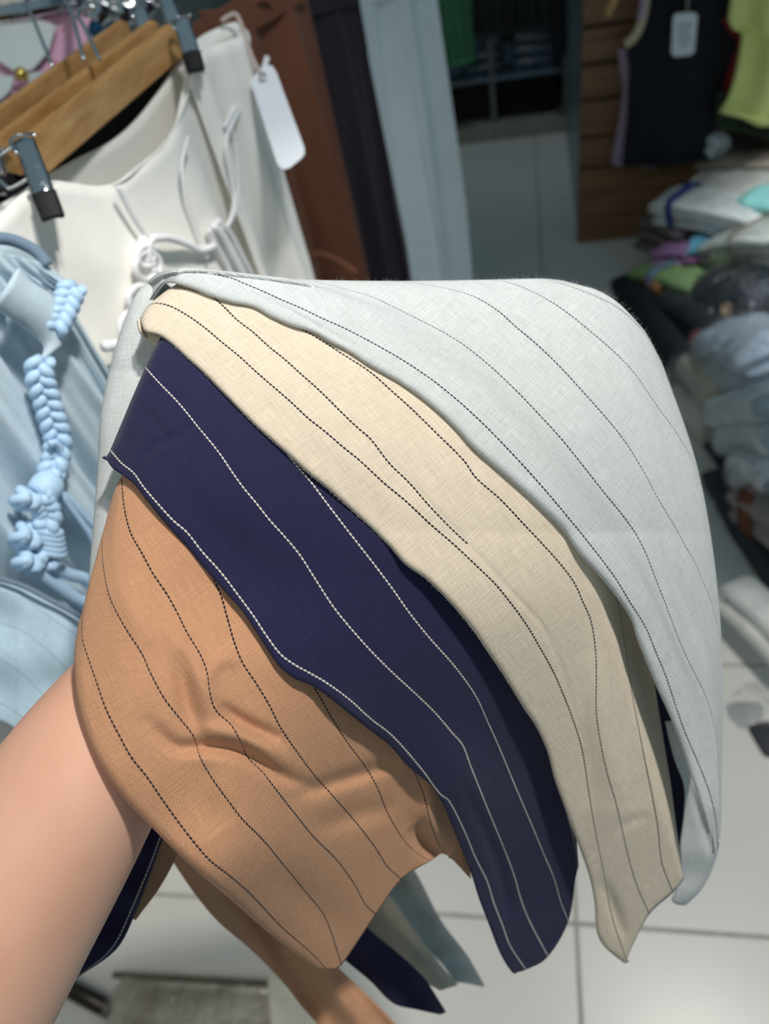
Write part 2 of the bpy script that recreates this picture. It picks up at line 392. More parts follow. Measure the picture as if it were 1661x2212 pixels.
# ---- tan, lowest, lying on the forearm
tan = thing('linen_trousers', 'tan brown linen trousers with thin dark pinstripes, lowest of the pile, over the forearm', 'trousers', at(420, 1600, .33), GROUP)
tan_cols = [
 (-0.55, [(170,1345),(162,1395),(160,1440),(164,1500),(178,1562),(202,1625),(240,1688),(288,1748),(335,1795),(385,1845),(440,1895),(500,1945),(560,1998),(625,2050),(680,2090)]),
 (0, [(178,1318),(177,1345),(179,1384),(196,1437),(211,1481),(230,1534),(254,1582),(283,1635),(317,1678),(350,1726),(384,1774),(418,1818),(456,1861),(500,1895),(543,1933),(606,2000),(674,2060),(706,2094)]),
 (1, [(222,1150),(220,1167),(223,1220),(232,1273),(244,1307),(273,1360),(307,1413),(326,1456),(355,1509),(389,1553),(418,1591),(432,1635),(456,1678),(490,1726),(524,1770),(567,1813),(611,1866),(654,1919),(702,1981),(738,2084)]),
 (2, [(262,1030),(269,1100),(283,1153),(307,1196),(331,1240),(360,1283),(384,1326),(403,1365),(432,1413),(447,1452),(454,1500),(466,1534),(500,1567),(524,1611),(534,1635),(567,1668),(601,1712),(635,1755),(678,1808),(726,1856),(765,1909),(789,1953),(812,1976)]),
 (3, [(330,1010),(390,1110),(430,1180),(456,1240),(476,1283),(490,1331),(505,1384),(524,1432),(553,1476),(582,1524),(606,1572),(635,1615),(678,1673),(717,1717),(755,1760),(794,1808),(818,1842),(836,1871),(868,1900)]),
 (4, [(400,1040),(490,1180),(560,1290),(625,1400),(688,1500),(712,1543),(745,1596),(784,1649),(813,1697),(837,1755),(871,1813),(905,1846),(930,1860)]),
 (5, [(500,1080),(620,1260),(720,1410),(800,1520),(870,1620),(912,1708),(929,1772),(946,1820),(962,1846)]),
 (6.2, [(580,1110),(700,1270),(800,1410),(880,1520),(950,1640),(985,1740),(1005,1820),(1018,1900)])]
TAN_CR = [([(395,1400),(398,1470),(412,1540),(440,1605)], 22, .0042), ([(320,1560),(380,1612),(450,1612),(520,1625),(600,1672),(690,1705)], 15, .0052), ([(470,1520),(530,1562),(610,1600)], 14, .0042),
          ([(640,1720),(720,1690),(800,1665),(870,1640)], 18, .0045), ([(600,1340),(640,1420),(680,1450)], 20, .002), ([(680,1790),(770,1760),(860,1740)], 26, .0035),
          ([(440,1640),(430,1720),(480,1800)], 45, .003), ([(560,1880),(680,1960),(760,2040)], 40, .003),
          ([(360,1330),(430,1470),(470,1560)], 30, -.004), ([(420,1570),(520,1590),(640,1655)], 18, -.0035), ([(250,1250),(330,1400)], 30, -.002), ([(450,1480),(470,1430),(520,1420)], 20, -.002),
          ([(930,1700),(930,1760),(960,1840)], 20, -.006), ([(890,1780),(930,1830),(975,1850)], 22, .012)]
def tan_depth(px, py):
    d = base_depth(px, py) + wob(px, py, 330, .0016, 1)
    for l, w, a in TAN_CR: d = d + crease(px, py, l, w, a)
    return d
def pressed(px, py, line, w=5, a=.0006): return crease(px, py, line, w, a)
garment('front_leg', tan, tan_cols, 150, 230, TAN, tan_depth, {'u0': .004, 't0': (.005, 4)})
# ---- navy
navy = thing('linen_trousers', 'navy blue linen trousers with white pinstripes, between the tan and the cream ones', 'trousers', at(700, 1300, .35), GROUP)
navy_cols = [
 (-0.28, [(228,988),(240,1008),(262,1025),(288,1045),(318,1083),(348,1120),(374,1150),(404,1183),(447,1235),(485,1278),(524,1322),(553,1365),(577,1403),(601,1437),(635,1466),(673,1481),(726,1519),(755,1543),(798,1577),(842,1611),(880,1654),(933,1700),(958,1742),(983,1801),(1005,1856),(1021,1898),(1034,1940),(1055,1995),(1076,2050),(1093,2083),(1108,2103)]),
 (0, [(238,972),(262,1000),(288,1021),(311,1053),(341,1088),(374,1124),(404,1150),(437,1192),(476,1235),(509,1278),(548,1331),(577,1375),(606,1413),(635,1435),(673,1456),(707,1476),(756,1512),(800,1552),(848,1590),(908,1658),(951,1715),(970,1730),(1005,1799),(1028,1855),(1052,1903),(1067,1951),(1086,2000),(1101,2041),(1136,2095)]),
 (1, [(314,794),(344,827),(378,862),(404,892),(426,920),(456,956),(479,986),(501,1019),(527,1055),(553,1086),(583,1124),(613,1157),(647,1198),(683,1254),(721,1312),(760,1360),(803,1408),(847,1452),(898,1499),(942,1542),(975,1581),(999,1609),(1016,1653),(1035,1701),(1062,1768),(1086,1826),(1110,1889),(1125,1942),(1144,1990),(1184,2066)]),
 (2, [(372,690),(440,768),(520,858),(590,942),(639,1004),(669,1038),(703,1083),(725,1112),(751,1146),(798,1206),(842,1264),(889,1330),(932,1383),(975,1431),(1009,1475),(1033,1513),(1052,1556),(1076,1609),(1100,1667),(1120,1715),(1149,1783),(1173,1841),(1197,1898),(1211,1947),(1228,1990)]),
 (2.8, [(420,660),(510,750),(600,840),(690,930),(780,1020),(850,1100),(920,1190),(980,1270),(1030,1350),(1070,1440),(1120,1520),(1165,1610),(1195,1700),(1220,1780),(1240,1850),(1243,1900)]),
 (3.3, [(470,650),(560,730),(650,810),(740,890),(820,970),(890,1060),(965,1160),(1030,1255),(1085,1350),(1130,1440),(1170,1520),(1205,1610),(1228,1700),(1243,1790),(1250,1870)])]
# stripe 0 has to lie just inside the lower edge: index 0 is a woven stripe
def navy_depth(px, py):
    lift = .0035 + .0085*np.clip((py-1250)/500, 0, 1)
    d = base_depth(px, py) - lift + wob(px, py, 380, .0012, 2)
    for l, w, a in [([(300,1010),(330,965),(380,945),(430,900)], 9, .0016), ([(290,870),(340,915),(370,960)], 9, .0014), ([(380,1050),(520,1200),(640,1340)], 40, .002), ([(690,1480),(750,1530),(800,1570)], 20, -.003), ([(1000,1700),(1070,1850),(1100,1980)], 14, .0025), ([(900,1560),(1010,1700),(1080,1850)], 60, -.004)]:
        d = d + crease(px, py, l, w, a)
    return d
garment('front_leg', navy, navy_cols, 130, 230, NAVY, navy_depth, {'u0': (.002, 12), 't0': (.004, 6)})
# ---- cream
cream = thing('linen_trousers', 'cream beige linen trousers with dashed dark pinstripes, between the navy and the grey ones', 'trousers', at(800, 950, .36), GROUP)
cream_cols = [
 (-0.9, [(303,690),(312,716),(344,726),(374,747),(404,775),(441,808),(479,847),(516,885),(553,922),(591,956),(628,989),(665,1023),(703,1053),(740,1086),(777,1120),(840,1180),(874,1219),(922,1253),(975,1306),(1019,1359),(1052,1407),(1091,1465),(1129,1527),(1158,1571),(1182,1624),(1197,1682),(1216,1735),(1235,1788),(1255,1841),(1274,1898),(1284,1951),(1288,2009),(1298,2035),(1313,2053),(1350,2082)]),
 (0, [(318,662),(335,655),(367,661),(404,681),(441,707),(479,739),(516,769),(553,803),(591,836),(628,868),(665,903),(703,933),(740,965),(777,995),(831,1045),(878,1084),(930,1133),(981,1177),(1033,1226),(1070,1262),(1101,1300),(1134,1345),(1163,1393),(1197,1455),(1216,1499),(1235,1547),(1255,1609),(1264,1658),(1271,1706),(1285,1790),(1305,1890),(1322,1980),(1354,2076)]),
 (1, [(374,618),(420,628),(456,640),(482,661),(512,691),(546,717),(579,747),(617,778),(650,808),(684,838),(721,874),(747,900),(777,928),(800,948),(841,1001),(883,1042),(924,1089),(966,1133),(1007,1172),(1054,1209),(1095,1248),(1126,1280),(1162,1330),(1188,1385),(1222,1450),(1246,1520),(1266,1600),(1280,1680),(1298,1780),(1318,1880),(1338,1970),(1366,2044)]),
 (2, [(402,612),(460,632),(560,664),(660,715),(740,765),(800,804),(841,840),(893,887),(945,938),(1002,995),(1028,1032),(1080,1078),(1132,1133),(1178,1182),(1215,1224),(1241,1260),(1259,1300),(1276,1340),(1286,1402),(1288,1460),(1288,1537),(1298,1609),(1312,1672),(1332,1740),(1346,1802),(1361,1865),(1380,1923),(1403,1975)]),
 (3, [(446,620),(560,648),(700,700),(820,760),(920,840),(1020,930),(1110,1010),(1200,1100),(1270,1190),(1320,1265),(1339,1316),(1346,1369),(1356,1431),(1365,1499),(1380,1576),(1394,1648),(1409,1720),(1421,1788),(1430,1865),(1454,1928)]),
 (3.7, [(500,630),(620,660),(760,710),(880,780),(980,860),(1080,950),(1170,1030),(1260,1120),(1330,1220),(1375,1310),(1395,1380),(1410,1450),(1424,1540),(1437,1620),(1450,1700),(1460,1780),(1470,1850),(1476,1900)])]
def cream_depth(px, py):
    lift = .0075 + .022*np.clip((py-1150)/600, 0, 1)
    right = np.clip((px-(1285+(py-1290)*.30))/80, 0, 1)*np.clip((py-1180)/150, 0, 1); right = right*right*(3-2*right)
    d = base_depth(px, py) - lift + right*.026 + wob(px, py, 360, .0010, 3)
    for l, w, a in [([(800,950),(1007,1172),(1090,1262),(1185,1375),(1260,1600)], 7, .0006), ([(420,690),(640,880),(900,1130)], 30, -.0015), ([(1290,1400),(1300,1560),(1340,1740)], 30, -.003), ([(1300,1900),(1325,1960),(1350,2030)], 14, .004), ([(1330,1790),(1400,1760)], 8, .0012)]:
        d = d + crease(px, py, l, w, a)
    return d
garment('front_leg', cream, cream_cols, 150, 220, CREAM, cream_depth, {'u0': .0035, 't0': (.006, 5)}, hide=lambda px, py, U: (U > .5) & (U < 1.5) & (px > 1012))
lip = [(0.2, [(300,690),(304,712),(318,732),(340,747)]), (0.5, [(318,694),(324,712),(334,726),(350,738)]), (0.8, [(338,700),(342,712),(350,722),(362,730)])]
garment('inner_fold', cream, lip, 20, 24, CREAM, lambda px, py: base_depth(px, py) + .003 - .006*np.clip((318-px)/18, 0, 1))
# ---- grey, topmost
grey = thing('linen_trousers', 'pale grey linen trousers with dashed dark pinstripes, topmost and largest of the pile', 'trousers', at(1100, 800, .41), GROUP)
grey_cols = [
 (-0.55, [(316,672),(334,642),(350,620),(364,611),(404,620),(456,641),(501,655),(546,664),(587,686),(628,704),(680,720),(714,741),(747,757),(800,792),(867,830),(930,876),(981,923),(1023,970),(1064,1006),(1111,1047),(1163,1094),(1215,1146),(1250,1196),(1293,1243),(1332,1291),(1361,1335),(1375,1378),(1394,1426),(1418,1484),(1442,1537),(1462,1585),(1474,1619),(1490,1668),(1512,1730),(1530,1790),(1542,1842)]),
 (0, [(296,652),(318,618),(345,594),(380,584),(420,586),(497,600),(527,612),(572,631),(609,648),(647,664),(699,689),(740,707),(800,738),(878,783),(955,837),(1038,910),(1111,985),(1163,1042),(1225,1115),(1287,1192),(1332,1253),(1361,1301),(1394,1354),(1416,1407),(1438,1460),(1462,1532),(1481,1585),(1510,1653),(1532,1711),(1546,1770),(1550,1838)]),
 (0.5, [(372,582),(450,590),(540,597),(628,608),(720,640),(800,690),(880,735),(960,783),(1040,846),(1110,912),(1180,985),(1240,1055),(1300,1130),(1345,1190),(1385,1255),(1415,1315),(1440,1372),(1463,1430),(1490,1500),(1510,1560),(1530,1640),(1545,1720),(1554,1815)]), (1, [(600,601),(658,606),(695,612),(740,623),(800,640),(852,664),(904,690),(955,716),(1007,749),(1059,791),(1111,840),(1163,894),(1215,951),(1267,1016),(1308,1068),(1344,1112),(1375,1156),(1396,1198),(1414,1244),(1442,1316),(1467,1383),(1491,1436),(1520,1494),(1534,1532),(1546,1590),(1553,1680),(1556,1800)]),
 (2, [(850,607),(909,613),(971,625),(1023,640),(1075,671),(1111,703),(1163,747),(1215,798),(1267,855),(1318,913),(1350,954),(1386,1011),(1422,1078),(1453,1130),(1479,1177),(1500,1213),(1518,1255),(1536,1300),(1548,1345),(1559,1390)]),
 (3, [(1060,604),(1085,607),(1132,622),(1184,648),(1230,679),(1282,721),(1334,767),(1370,806),(1396,843),(1422,881),(1453,923),(1479,964),(1497,998),(1516,1050)]),
 (4, [(1175,602),(1235,620),(1287,640),(1334,664),(1370,695),(1400,730),(1432,790)]),
 (4.25, [(1215,606),(1250,615),(1290,627),(1330,650),(1362,680),(1388,712),(1408,748)])]
def grey_depth(px, py):
    lift = .0125 + .038*np.clip((py-1150)/600, 0, 1)
    d = base_depth(px, py) - lift + wob(px, py, 420, .0012, 4) + .036*np.clip((385-px)/75, 0, 1)**1.6
    for l, w, a in [([(1385,800),(1440,930),(1500,1080)], 22, .0028), ([(1330,790),(1400,900),(1470,1050)], 26, -.0015), ([(500,618),(600,660),(700,712),(800,768)], 7, .0012), ([(1040,612),(1110,650),(1200,760)], 40, -.002)]:
        d = d + crease(px, py, l, w, a)
    return d
garment('front_leg', grey, grey_cols, 170, 230, GREY, grey_depth, {'u0': (.0045, 12, 9), 't0': (.012, 3, 0, .12), 't1': (.016, 5, 0, .25)})
# the part of the grey leg that wraps behind the pile on the left
wrap = [(0.2, [(368,581),(332,598),(292,638),(266,700),(246,760),(229,830),(216,905),(211,1000),(204,1100),(195,1200),(188,1300)]),
        (0.5, [(372,592),(350,620),(320,672),(300,735),(284,800),(268,870),(258,940),(252,1020),(246,1110),(238,1200),(232,1300)]),
        (0.85, [(378,604),(385,650),(372,720),(358,790),(346,860),(336,930),(330,1010),(324,1100),(318,1200),(310,1300)])]
garment('back_leg', grey, wrap, 40, 120, GREY, lambda px, py: base_depth(px, py) + .010 + .014*np.clip((py-640)/160, 0, 1) + wob(px, py, 200, .0012, 8), {'u0': .005})
# inside of the grey leg opening at the lower right, and the navy leg showing in the gap
inner = [(0.15, [(1440,1560),(1458,1640),(1480,1700),(1478,1768),(1471,1830),(1471,1898),(1452,1948)]),
         (0.5, [(1462,1560),(1485,1640),(1508,1720),(1518,1790),(1512,1850),(1500,1905),(1466,1955)]),
         (0.8, [(1510,1560),(1540,1640),(1556,1720),(1557,1785),(1548,1850),(1518,1918),(1482,1955)])]
garment('inner_leg', grey, inner, 40, 70, GREY, lambda px, py: base_depth(px, py) + .012 + wob(px, py, 120, .002, 5) + crease(px, py, [(1492,1700),(1520,1790),(1536,1850)], 8, .004), {'u1': .006})
gap = [(0.3, [(1340,1330),(1375,1450),(1400,1600),(1415,1760),(1440,1900)]), (0.7, [(1440,1330),(1480,1450),(1510,1600),(1515,1760),(1490,1880)])]
garment('inner_leg', navy, gap, 20, 50, NAVY, lambda px, py: base_depth(px, py) + .035)
# ---- the far legs hanging behind the hand, farther from the lens
def far_leg(root, cols, mat, d, seed, amp=.006):
    garment('back_leg', root, cols, 60, 90, mat, lambda px, py: d + (py-1900)*.00006 + wob(px, py, 90, amp*.5, seed) + amp*np.sin((px - .62*py)*.055), None)
far_leg(tan, [(0.2, [(330,1800),(372,1860),(420,1930),(470,1990),(540,2050),(600,2110),(650,2170),(700,2230),(740,2290)]), (0.8, [(420,1800),(520,1900),(620,1985),(720,2080),(790,2150),(850,2212),(910,2290)])], TAN, .52, 11, .004)
far_leg(navy, [(0.3, [(640,1950),(725,2055),(800,2120),(850,2168),(905,2182),(950,2192)]), (0.8, [(720,1930),(800,2010),(862,2065),(915,2115),(938,2150),(962,2188)])], NAVY, .56, 12, .003)
far_leg(cream, [(0.3, [(700,1900),(790,2000),(850,2065),(900,2110),(950,2140)]), (0.8, [(780,1880),(850,1945),(910,2030),(965,2100),(990,2128)])], CREAM, .60, 13)
far_leg(grey, [(0.3, [(760,1870),(840,1950),(900,2020),(945,2070),(985,2120)]), (0.8, [(850,1830),(898,1890),(950,1990),(1010,2070),(1045,2132)])], GREY, .64, 14, .008)
# navy leg and a sliver of tan hanging below the forearm
garment('back_leg', navy, [(-0.1, [(300,1760),(262,1830),(215,1910),(170,1990),(120,2080),(75,2160)]), (0.55, [(332,1780),(300,1860),(262,1930),(225,2010),(190,2070),(132,2128)]), (1.15, [(362,1790),(352,1815),(325,1890),(292,1975),(252,2050),(168,2112)])], 50, 80, NAVY, lambda px, py: .415 + wob(px, py, 150, .003, 15), {'u1': .004})
garment('back_leg', tan, [(0.3, [(330,1780),(320,1850),(300,1920),(280,1980)]), (0.7, [(400,1800),(376,1862),(340,1925),(292,1988)])], 20, 50, TAN, lambda px, py: .44 + wob(px, py, 150, .003, 16))

# loose fibres standing off the cloth edges
def fuzz(root, line, dfun, n, ln, mat, seed, out):
    rs = random.Random(seed); L = catmull(np.array(line, float), 400); V, Fc = [], []
    for i in range(n):
        k = rs.randrange(2, 398); x, y = L[k]; tx, ty = L[k+1]-L[k-1]; tl = math.hypot(tx, ty) or 1; nx, ny = -ty/tl*out, tx/tl*out
        d = float(dfun(np.array([[x]]), np.array([[y]]))[0, 0]); a = rs.gauss(0, .8); l = ln*rs.uniform(.4, 1.3)*F/d
        ux, uy = nx*math.cos(a)-ny*math.sin(a), nx*math.sin(a)+ny*math.cos(a); b = len(V); w = .000022*F/d; c = rs.gauss(0, .4)
        for t in (0, .5, 1):
            px, py = x-nx*2+ux*l*t-uy*c*l*t*t, y-ny*2+uy*l*t+ux*c*l*t*t; ww = w*(1-t*.8)
            V += [at(px-uy*ww, py+ux*ww, d-.001*t), at(px+uy*ww, py-ux*ww, d-.001*t)]
        Fc += [(b, b+1, b+3, b+2), (b+2, b+3, b+5, b+4)]
    return tag(mesh('fuzz', V, Fc, mat, root), kind='stuff')
FZG = plain('grey_fibre', srgb(226, 230, 232), .8); FZC = plain('cream_fibre', srgb(232, 220, 200), .8); FZN = plain('navy_fibre', srgb(44, 44, 78), .8)
fuzz(grey, [(366,582),(430,588),(520,596),(620,601),(700,606),(800,607),(900,607),(1000,606),(1050,604),(1100,600),(1150,599),(1210,603),(1280,620),(1340,652),(1390,708),(1430,785),(1460,870)], lambda a, b: grey_depth(a, b)+.004, 420, .0022, FZG, 3, -1)
fuzz(cream, [(374,747),(441,808),(516,885),(591,956),(665,1023),(740,1086),(840,1180),(922,1253),(1019,1359),(1091,1465),(1158,1571)], lambda a, b: cream_depth(a, b)+.001, 150, .0012, FZC, 4, 1)
# ================================================================== background helpers
def dirn(x, y):
    v = np.array([x, y, 0.0]); return v/np.linalg.norm(v)
def curtain(name, top, P, dr, drop, mat, parent=None, flare=0.0, folds=(), nu=90, nv=50, push=None, thick=.003, sway=0.0, U=None, cinch=0.0, hang=None):
    """cloth hanging from a waist line given by pixels on the vertical plane through P along dr; folds=[(waves, amplitude, phase)]"""
    n = np.array([dr[1], -dr[0], 0.0])
    if n @ (np.array([0, 0, 0]) - np.array([P[0], P[1], 0])) < 0: n = -n
    T = np.array([on_plane(x, y, P, n) for x, y in top]); T = catmull(T, nu)
    s = (T @ dr); s0 = s.mean(); k = np.linspace(0, 1, nu)
    W = np.zeros((nu, nv, 3))
    for j in range(nv):
        t = j/(nv-1.0); q = T.copy(); q = q + np.outer((s-s0)*flare*t**1.2, dr); q[:, 2] -= drop*t
        if hang is not None: q[:, 2] = T[:, 2]*(1-t) + hang*t
        off = np.zeros(nu)
        for wv, a, ph in folds: off = off + a*(0.15+0.85*min(1, t*2.2))*np.sin(k*wv*2*math.pi + ph + 1.1*math.sin(2.5*t+ph))
        if push is not None: off = off + push(k, t)
        W[:, j] = q + np.outer(off, n)
    return sheet(name, W, mat, parent, thick, U)
def ribbon(name, left, right, P, n, mat, parent=None, nu=30, nv=50, bulge=0.0, folds=(), thick=.004, off=0.0):
    """flat hanging cloth between two pixel outlines on the plane (P, n)"""
    n = np.array(n, float)
    L = catmull(np.array(left, float), nv); Rr = catmull(np.array(right, float), nv); W = np.zeros((nu, nv, 3))
    for j in range(nv):
        a, b = np.array(on_plane(*L[j], P, n)), np.array(on_plane(*Rr[j], P, n)); t = j/(nv-1.0)
        for i in range(nu):
            k = i/(nu-1.0); o = off + bulge*math.sin(math.pi*k)
            for wv, am, ph in folds: o += am*math.sin(k*wv*6.283+ph+t)
            W[i, j] = a*(1-k)+b*k + n*o
    return sheet(name, W, mat, parent, thick)
def cloth(name, c, var=.06, bump=.25, rough=.85, bscale=60):
    return plain(name, c, rough, var=var, scale=12, bump=bump, bscale=bscale, sheen=.05)
CHROME = plain('chrome', (0.75, 0.76, 0.78), 0.10, 1.0, var=.05, bump=.6, bscale=90)
DARKMETAL = plain('dark_metal', srgb(70, 64, 58), 0.35, .8, var=.1)
RUBBER = plain('black_rubber', srgb(9, 9, 12), 0.75)
BLACK = cloth('black_cloth', srgb(20, 20, 26))
PAPER = plain('white_card', srgb(222, 226, 232), 0.5, var=.02)
w_ = NT('light_wood'); wo = w_.obj(); mp = w_.n('ShaderNodeMapping'); w_.l(wo, mp.inputs['Vector']); mp.inputs['Scale'].default_value = (60, 7, 60)
w_.l(w_.ramp(w_.noise(mp.outputs[0], 1.6, 4, .6), [(0.25, srgb(168, 122, 70)), (0.5, srgb(196, 150, 94)), (0.8, srgb(214, 174, 116))]), w_.b.inputs['Base Color']); w_.b.inputs['Roughness'].default_value = .35
WOOD = w_.m

# ------------------------------------------------------------------ left rack: hangers
rail = thing('rack_rail', 'chrome display rail at the top left holding the wooden hangers', 'rail', at(60, 22, .86))
tube('tube', [at(-160, 62, .80), at(60, 22, .88), at(215, -10, .95)], .0085, CHROME, rail, 14)
tube('bracket', [at(150, 3, .93), at(150, -60, .93), at(150, -160, .95)], .006, CHROME, rail, 10)
HB = (np.array(at(75, 350, .62)))
def wood_bar(name, a, b, hgt, th, root):
    """solid bar whose front upper edge runs a->b (pixel, depth), with a scooped near end"""
    A, B = np.array(at(*a)), np.array(at(*b)); B[2] = A[2]; d = B-A; L = np.linalg.norm(d); d /= L; n = np.array([-d[1], d[0], 0])
    prof = []
    for x, z in [(0, -.008), (.004, -.001), (.010, 0), (L-.006, 0), (L, -.006), (L, -hgt+.004), (L-.006, -hgt), (.008, -hgt), (.0, -hgt+.006), (.004, -hgt*.55)]: prof.append((x, z))
    bm = bmesh.new(); f = [bm.verts.new(A+d*x+np.array([0, 0, z])) for x, z in prof]; g = [bm.verts.new(A+d*x+n*th+np.array([0, 0, z])) for x, z in prof]
    bm.faces.new(f); bm.faces.new(g[::-1])
    for i in range(len(f)):
        j = (i+1) % len(f); bm.faces.new((f[j], f[i], g[i], g[j]))
    bmesh.ops.recalc_face_normals(bm, faces=bm.faces[:])
    bmesh.ops.bevel(bm, geom=[e for e in bm.edges if e.calc_length() > .02], offset=.0018, segments=2, affect='EDGES')
    return bm_obj(name, bm, WOOD, root, smooth=False)
def clip(root, top, bot, w, d0, d1, pad=.30):
    """spring clip: a bent chrome plate with a black rubber tip, a wire loop above"""
    A, B = np.array(at(*top, d0)), np.array(at(*bot, d1)); ax = (B-A); L = np.linalg.norm(ax); ax /= L
    vw = np.array([0, 0, H])-A; vw /= np.linalg.norm(vw); sd = np.cross(ax, vw); sd /= np.linalg.norm(sd); nn = np.cross(sd, ax)
    def plate(name, t0, t1, ww, lift, th, mat):
        W = np.zeros((7, 12, 3))
        for i in range(7):
            for j in range(12):
                t = t0+(t1-t0)*j/11; u = (i/6-.5)
                W[i, j] = A+ax*(L*t)+sd*(ww*u*(1-.12*abs(t-.5)))+nn*(lift+.004*(1-(2*u)**2)*.6+.003*math.sin(t*3.1))
        return sheet(name, W, mat, root, th)
    plate('front_jaw', 0, .80, w, .002, .0014, CHROME); plate('back_jaw', .1, .9, w*.9, -.010, .0014, CHROME)
    plate('pad', .70, 1.0, w*1.12, .0045, .0045, RUBBER)
    pts = [A-sd*w*.5+nn*.004, A-sd*w*.55-ax*.004+nn*.0, A+sd*w*.1-ax*.010-nn*.006, A+sd*w*.55-ax*.004-nn*.002, A+sd*w*.5+ax*.012+nn*.005]
    tube('spring_wire', smooth_path(pts, 20), .0014, CHROME, root, 8)
hd = []
specs = [('wooden clip hanger in front, holding the cream lace trousers', (60, 300, .615), (380, 52, .775), .031, .011, [((52, 305), (118, 478), .605, .60), ((392, 45), (426, 160), .745, .735)], ((216, 130), (182, 58), .70)),
         ('middle wooden clip hanger, close behind the front one', (-6, 298, .635), (335, 28, .80), .036, .009, [((-20, 330), (-5, 420), .63, .625), ((355, -5), (395, 95), .80, .79)], ((182, 132), (154, 25), .72)),
         ('rear wooden clip hanger beside the pink printed top', (-40, 262, .70), (275, 44, .86), .034, .010, [((-60, 300), (-45, 390), .70, .69), ((300, 20), (330, 110), .86, .855)], ((115, 146), (68, 33), .78))]
for lab, a, b, hg, th, clips, hook in specs:
    r = thing('clip_hanger', lab, 'hanger', at(*a), 'wooden clip hangers on the rail'); wood_bar('wooden_bar', a, b, hg, th, r)
    p0, p1, dh = hook
    q = [at(p0[0], p0[1], dh), at((p0[0]*.55+p1[0]*.45), p0[1]*.55+p1[1]*.45, dh), at(*p1, dh), at(p1[0]-14, p1[1]-26, dh+.006), at(p1[0]+2, p1[1]-44, dh+.015), at(p1[0]+22, p1[1]-36, dh+.022)]
    tube('hook', smooth_path(q, 28), .0019, CHROME, r, 10)
    for c in clips: clip(r, c[0], c[1], .017, c[2], c[3])
    if r.name == 'clip_hanger': tube('clip_wire', smooth_path([at(x, y, .605) for x, y in [(58, 296), (20, 322), (-20, 352), (-18, 372), (4, 395), (20, 406), (40, 398), (62, 384)]], 40), .0016, CHROME, r, 8)
# loose chrome clips crowded together at the far end of the hangers
for i, (x, y, d, dx, dy, lab) in enumerate([(205, 20, .93, 60, 30, 'chrome hanger clip just right of the rail, above the pink top'), (255, 25, .95, 50, 22, 'chrome hanger clip in the middle of the crowded clips'), (300, 12, .96, 40, -30, 'chrome hanger clip above the far end of the middle hanger')]):
    r = thing('hanger_clip', lab, 'clip', at(x, y, d), 'loose chrome clips at the end of the rail')
    A = (x, y); clip(r, (x-dx*.4, y-dy*.4), (x+dx*.5, y+dy*.5), .022, d, d+.01)
    tube('wire', smooth_path([at(x-40, y+20, d), at(x-10, y-22, d-.01), at(x+40, y+4, d), at(x+15, y+34, d+.01)], 24), .0018, CHROME, r, 8)

# ------------------------------------------------------------------ cream lace trousers
LACE = cloth('ivory_cloth', srgb(247, 244, 236), .03, .7, bscale=20)
CORD = plain('white_cord', srgb(236, 236, 236), .7, var=.03, bump=.3, bscale=400)
Pl = np.array(at(97, 400, .617)); dl = dirn(.24, .97)
lace = thing('lace_trousers', 'ivory trousers with macrame cord ties hanging from the front wooden hanger', 'trousers', tuple(Pl))
front_top = [(-90,520),(-10,470),(50,418),(100,394),(150,398),(205,404),(250,392),(300,352),(345,312),(372,270),(390,225),(402,180),(412,128)]
curtain('front_panel', front_top, Pl, dl, .55, LACE, lace, .10, [(2.6, .010, 1), (6, .004, 2)], push=lambda k, t: .012*np.sin(k*3.1)*min(1, t*5+.4))
curtain('back_panel', [(-90,490),(20,432),(101,382),(160,349),(244,304),(295,260),(350,192),(388,138),(430,96)], Pl + np.array([-.035, .012, 0]), dl, .5, LACE, lace, .06, [(2, .003, 0)])
curtain('side_panel', [(405,175),(412,120),(440,98),(480,82),(510,70),(526,84),(531,110)], Pl + np.array([.004, -.002, 0]), dl, .58, LACE, lace, .16, [(1.8, .016, .5), (4.4, .006, 2)], push=lambda k, t: .02*np.sin(k*3.1))
Wc = [at(424, 112, .765), at(452, 90, .79), at(490, 72, .82), at(516, 64, .84), at(528, 78, .845), at(520, 100, .83), at(490, 112, .80), at(455, 118, .77)]
tube('rolled_waist', smooth_path(Wc + [Wc[0]], 40), .006, LACE, lace, 10, squash=1.4)
sd_ = lambda x, y, o=.02: tuple(np.array(on_plane(x, y, Pl, np.array([dl[1], -dl[0], 0]))) + np.array([o, 0, -.0]))
tube('waist_seam', smooth_path([sd_(x, y+2, .004) for x, y in front_top[2:]], 60), .0013, LACE, lace, 8)
for nm, pts, rr in [('cord', [(208,408),(225,440),(248,480),(272,515),(285,540)], .0045), ('cord', [(365,300),(352,360),(358,420),(375,470),(392,520),(410,565)], .003), ('cord', [(540,130),(520,190),(490,225),(465,265),(455,290)], .006), ('cord', [(535,160),(500,215),(470,240),(445,280)], .004),
                 ('cord', [(455,280),(450,330),(462,390),(468,440),(455,490),(430,500)], .004), ('cord', [(462,285),(472,330),(476,400),(470,460),(452,500)], .0035), ('cord', [(285,520),(320,518),(360,530),(395,545),(425,535)], .007), ('cord', [(420,490),(445,520),(465,555),(485,590),(500,620)], .009),
                 ('cord', [(430,480),(460,510),(485,555),(510,600)], .006), ('cord', [(410,500),(432,540),(455,580),(470,620)], .006)]:
    tube(nm, smooth_path([sd_(x, y) for x, y in pts], 30), rr*.55, CORD, lace, 8)
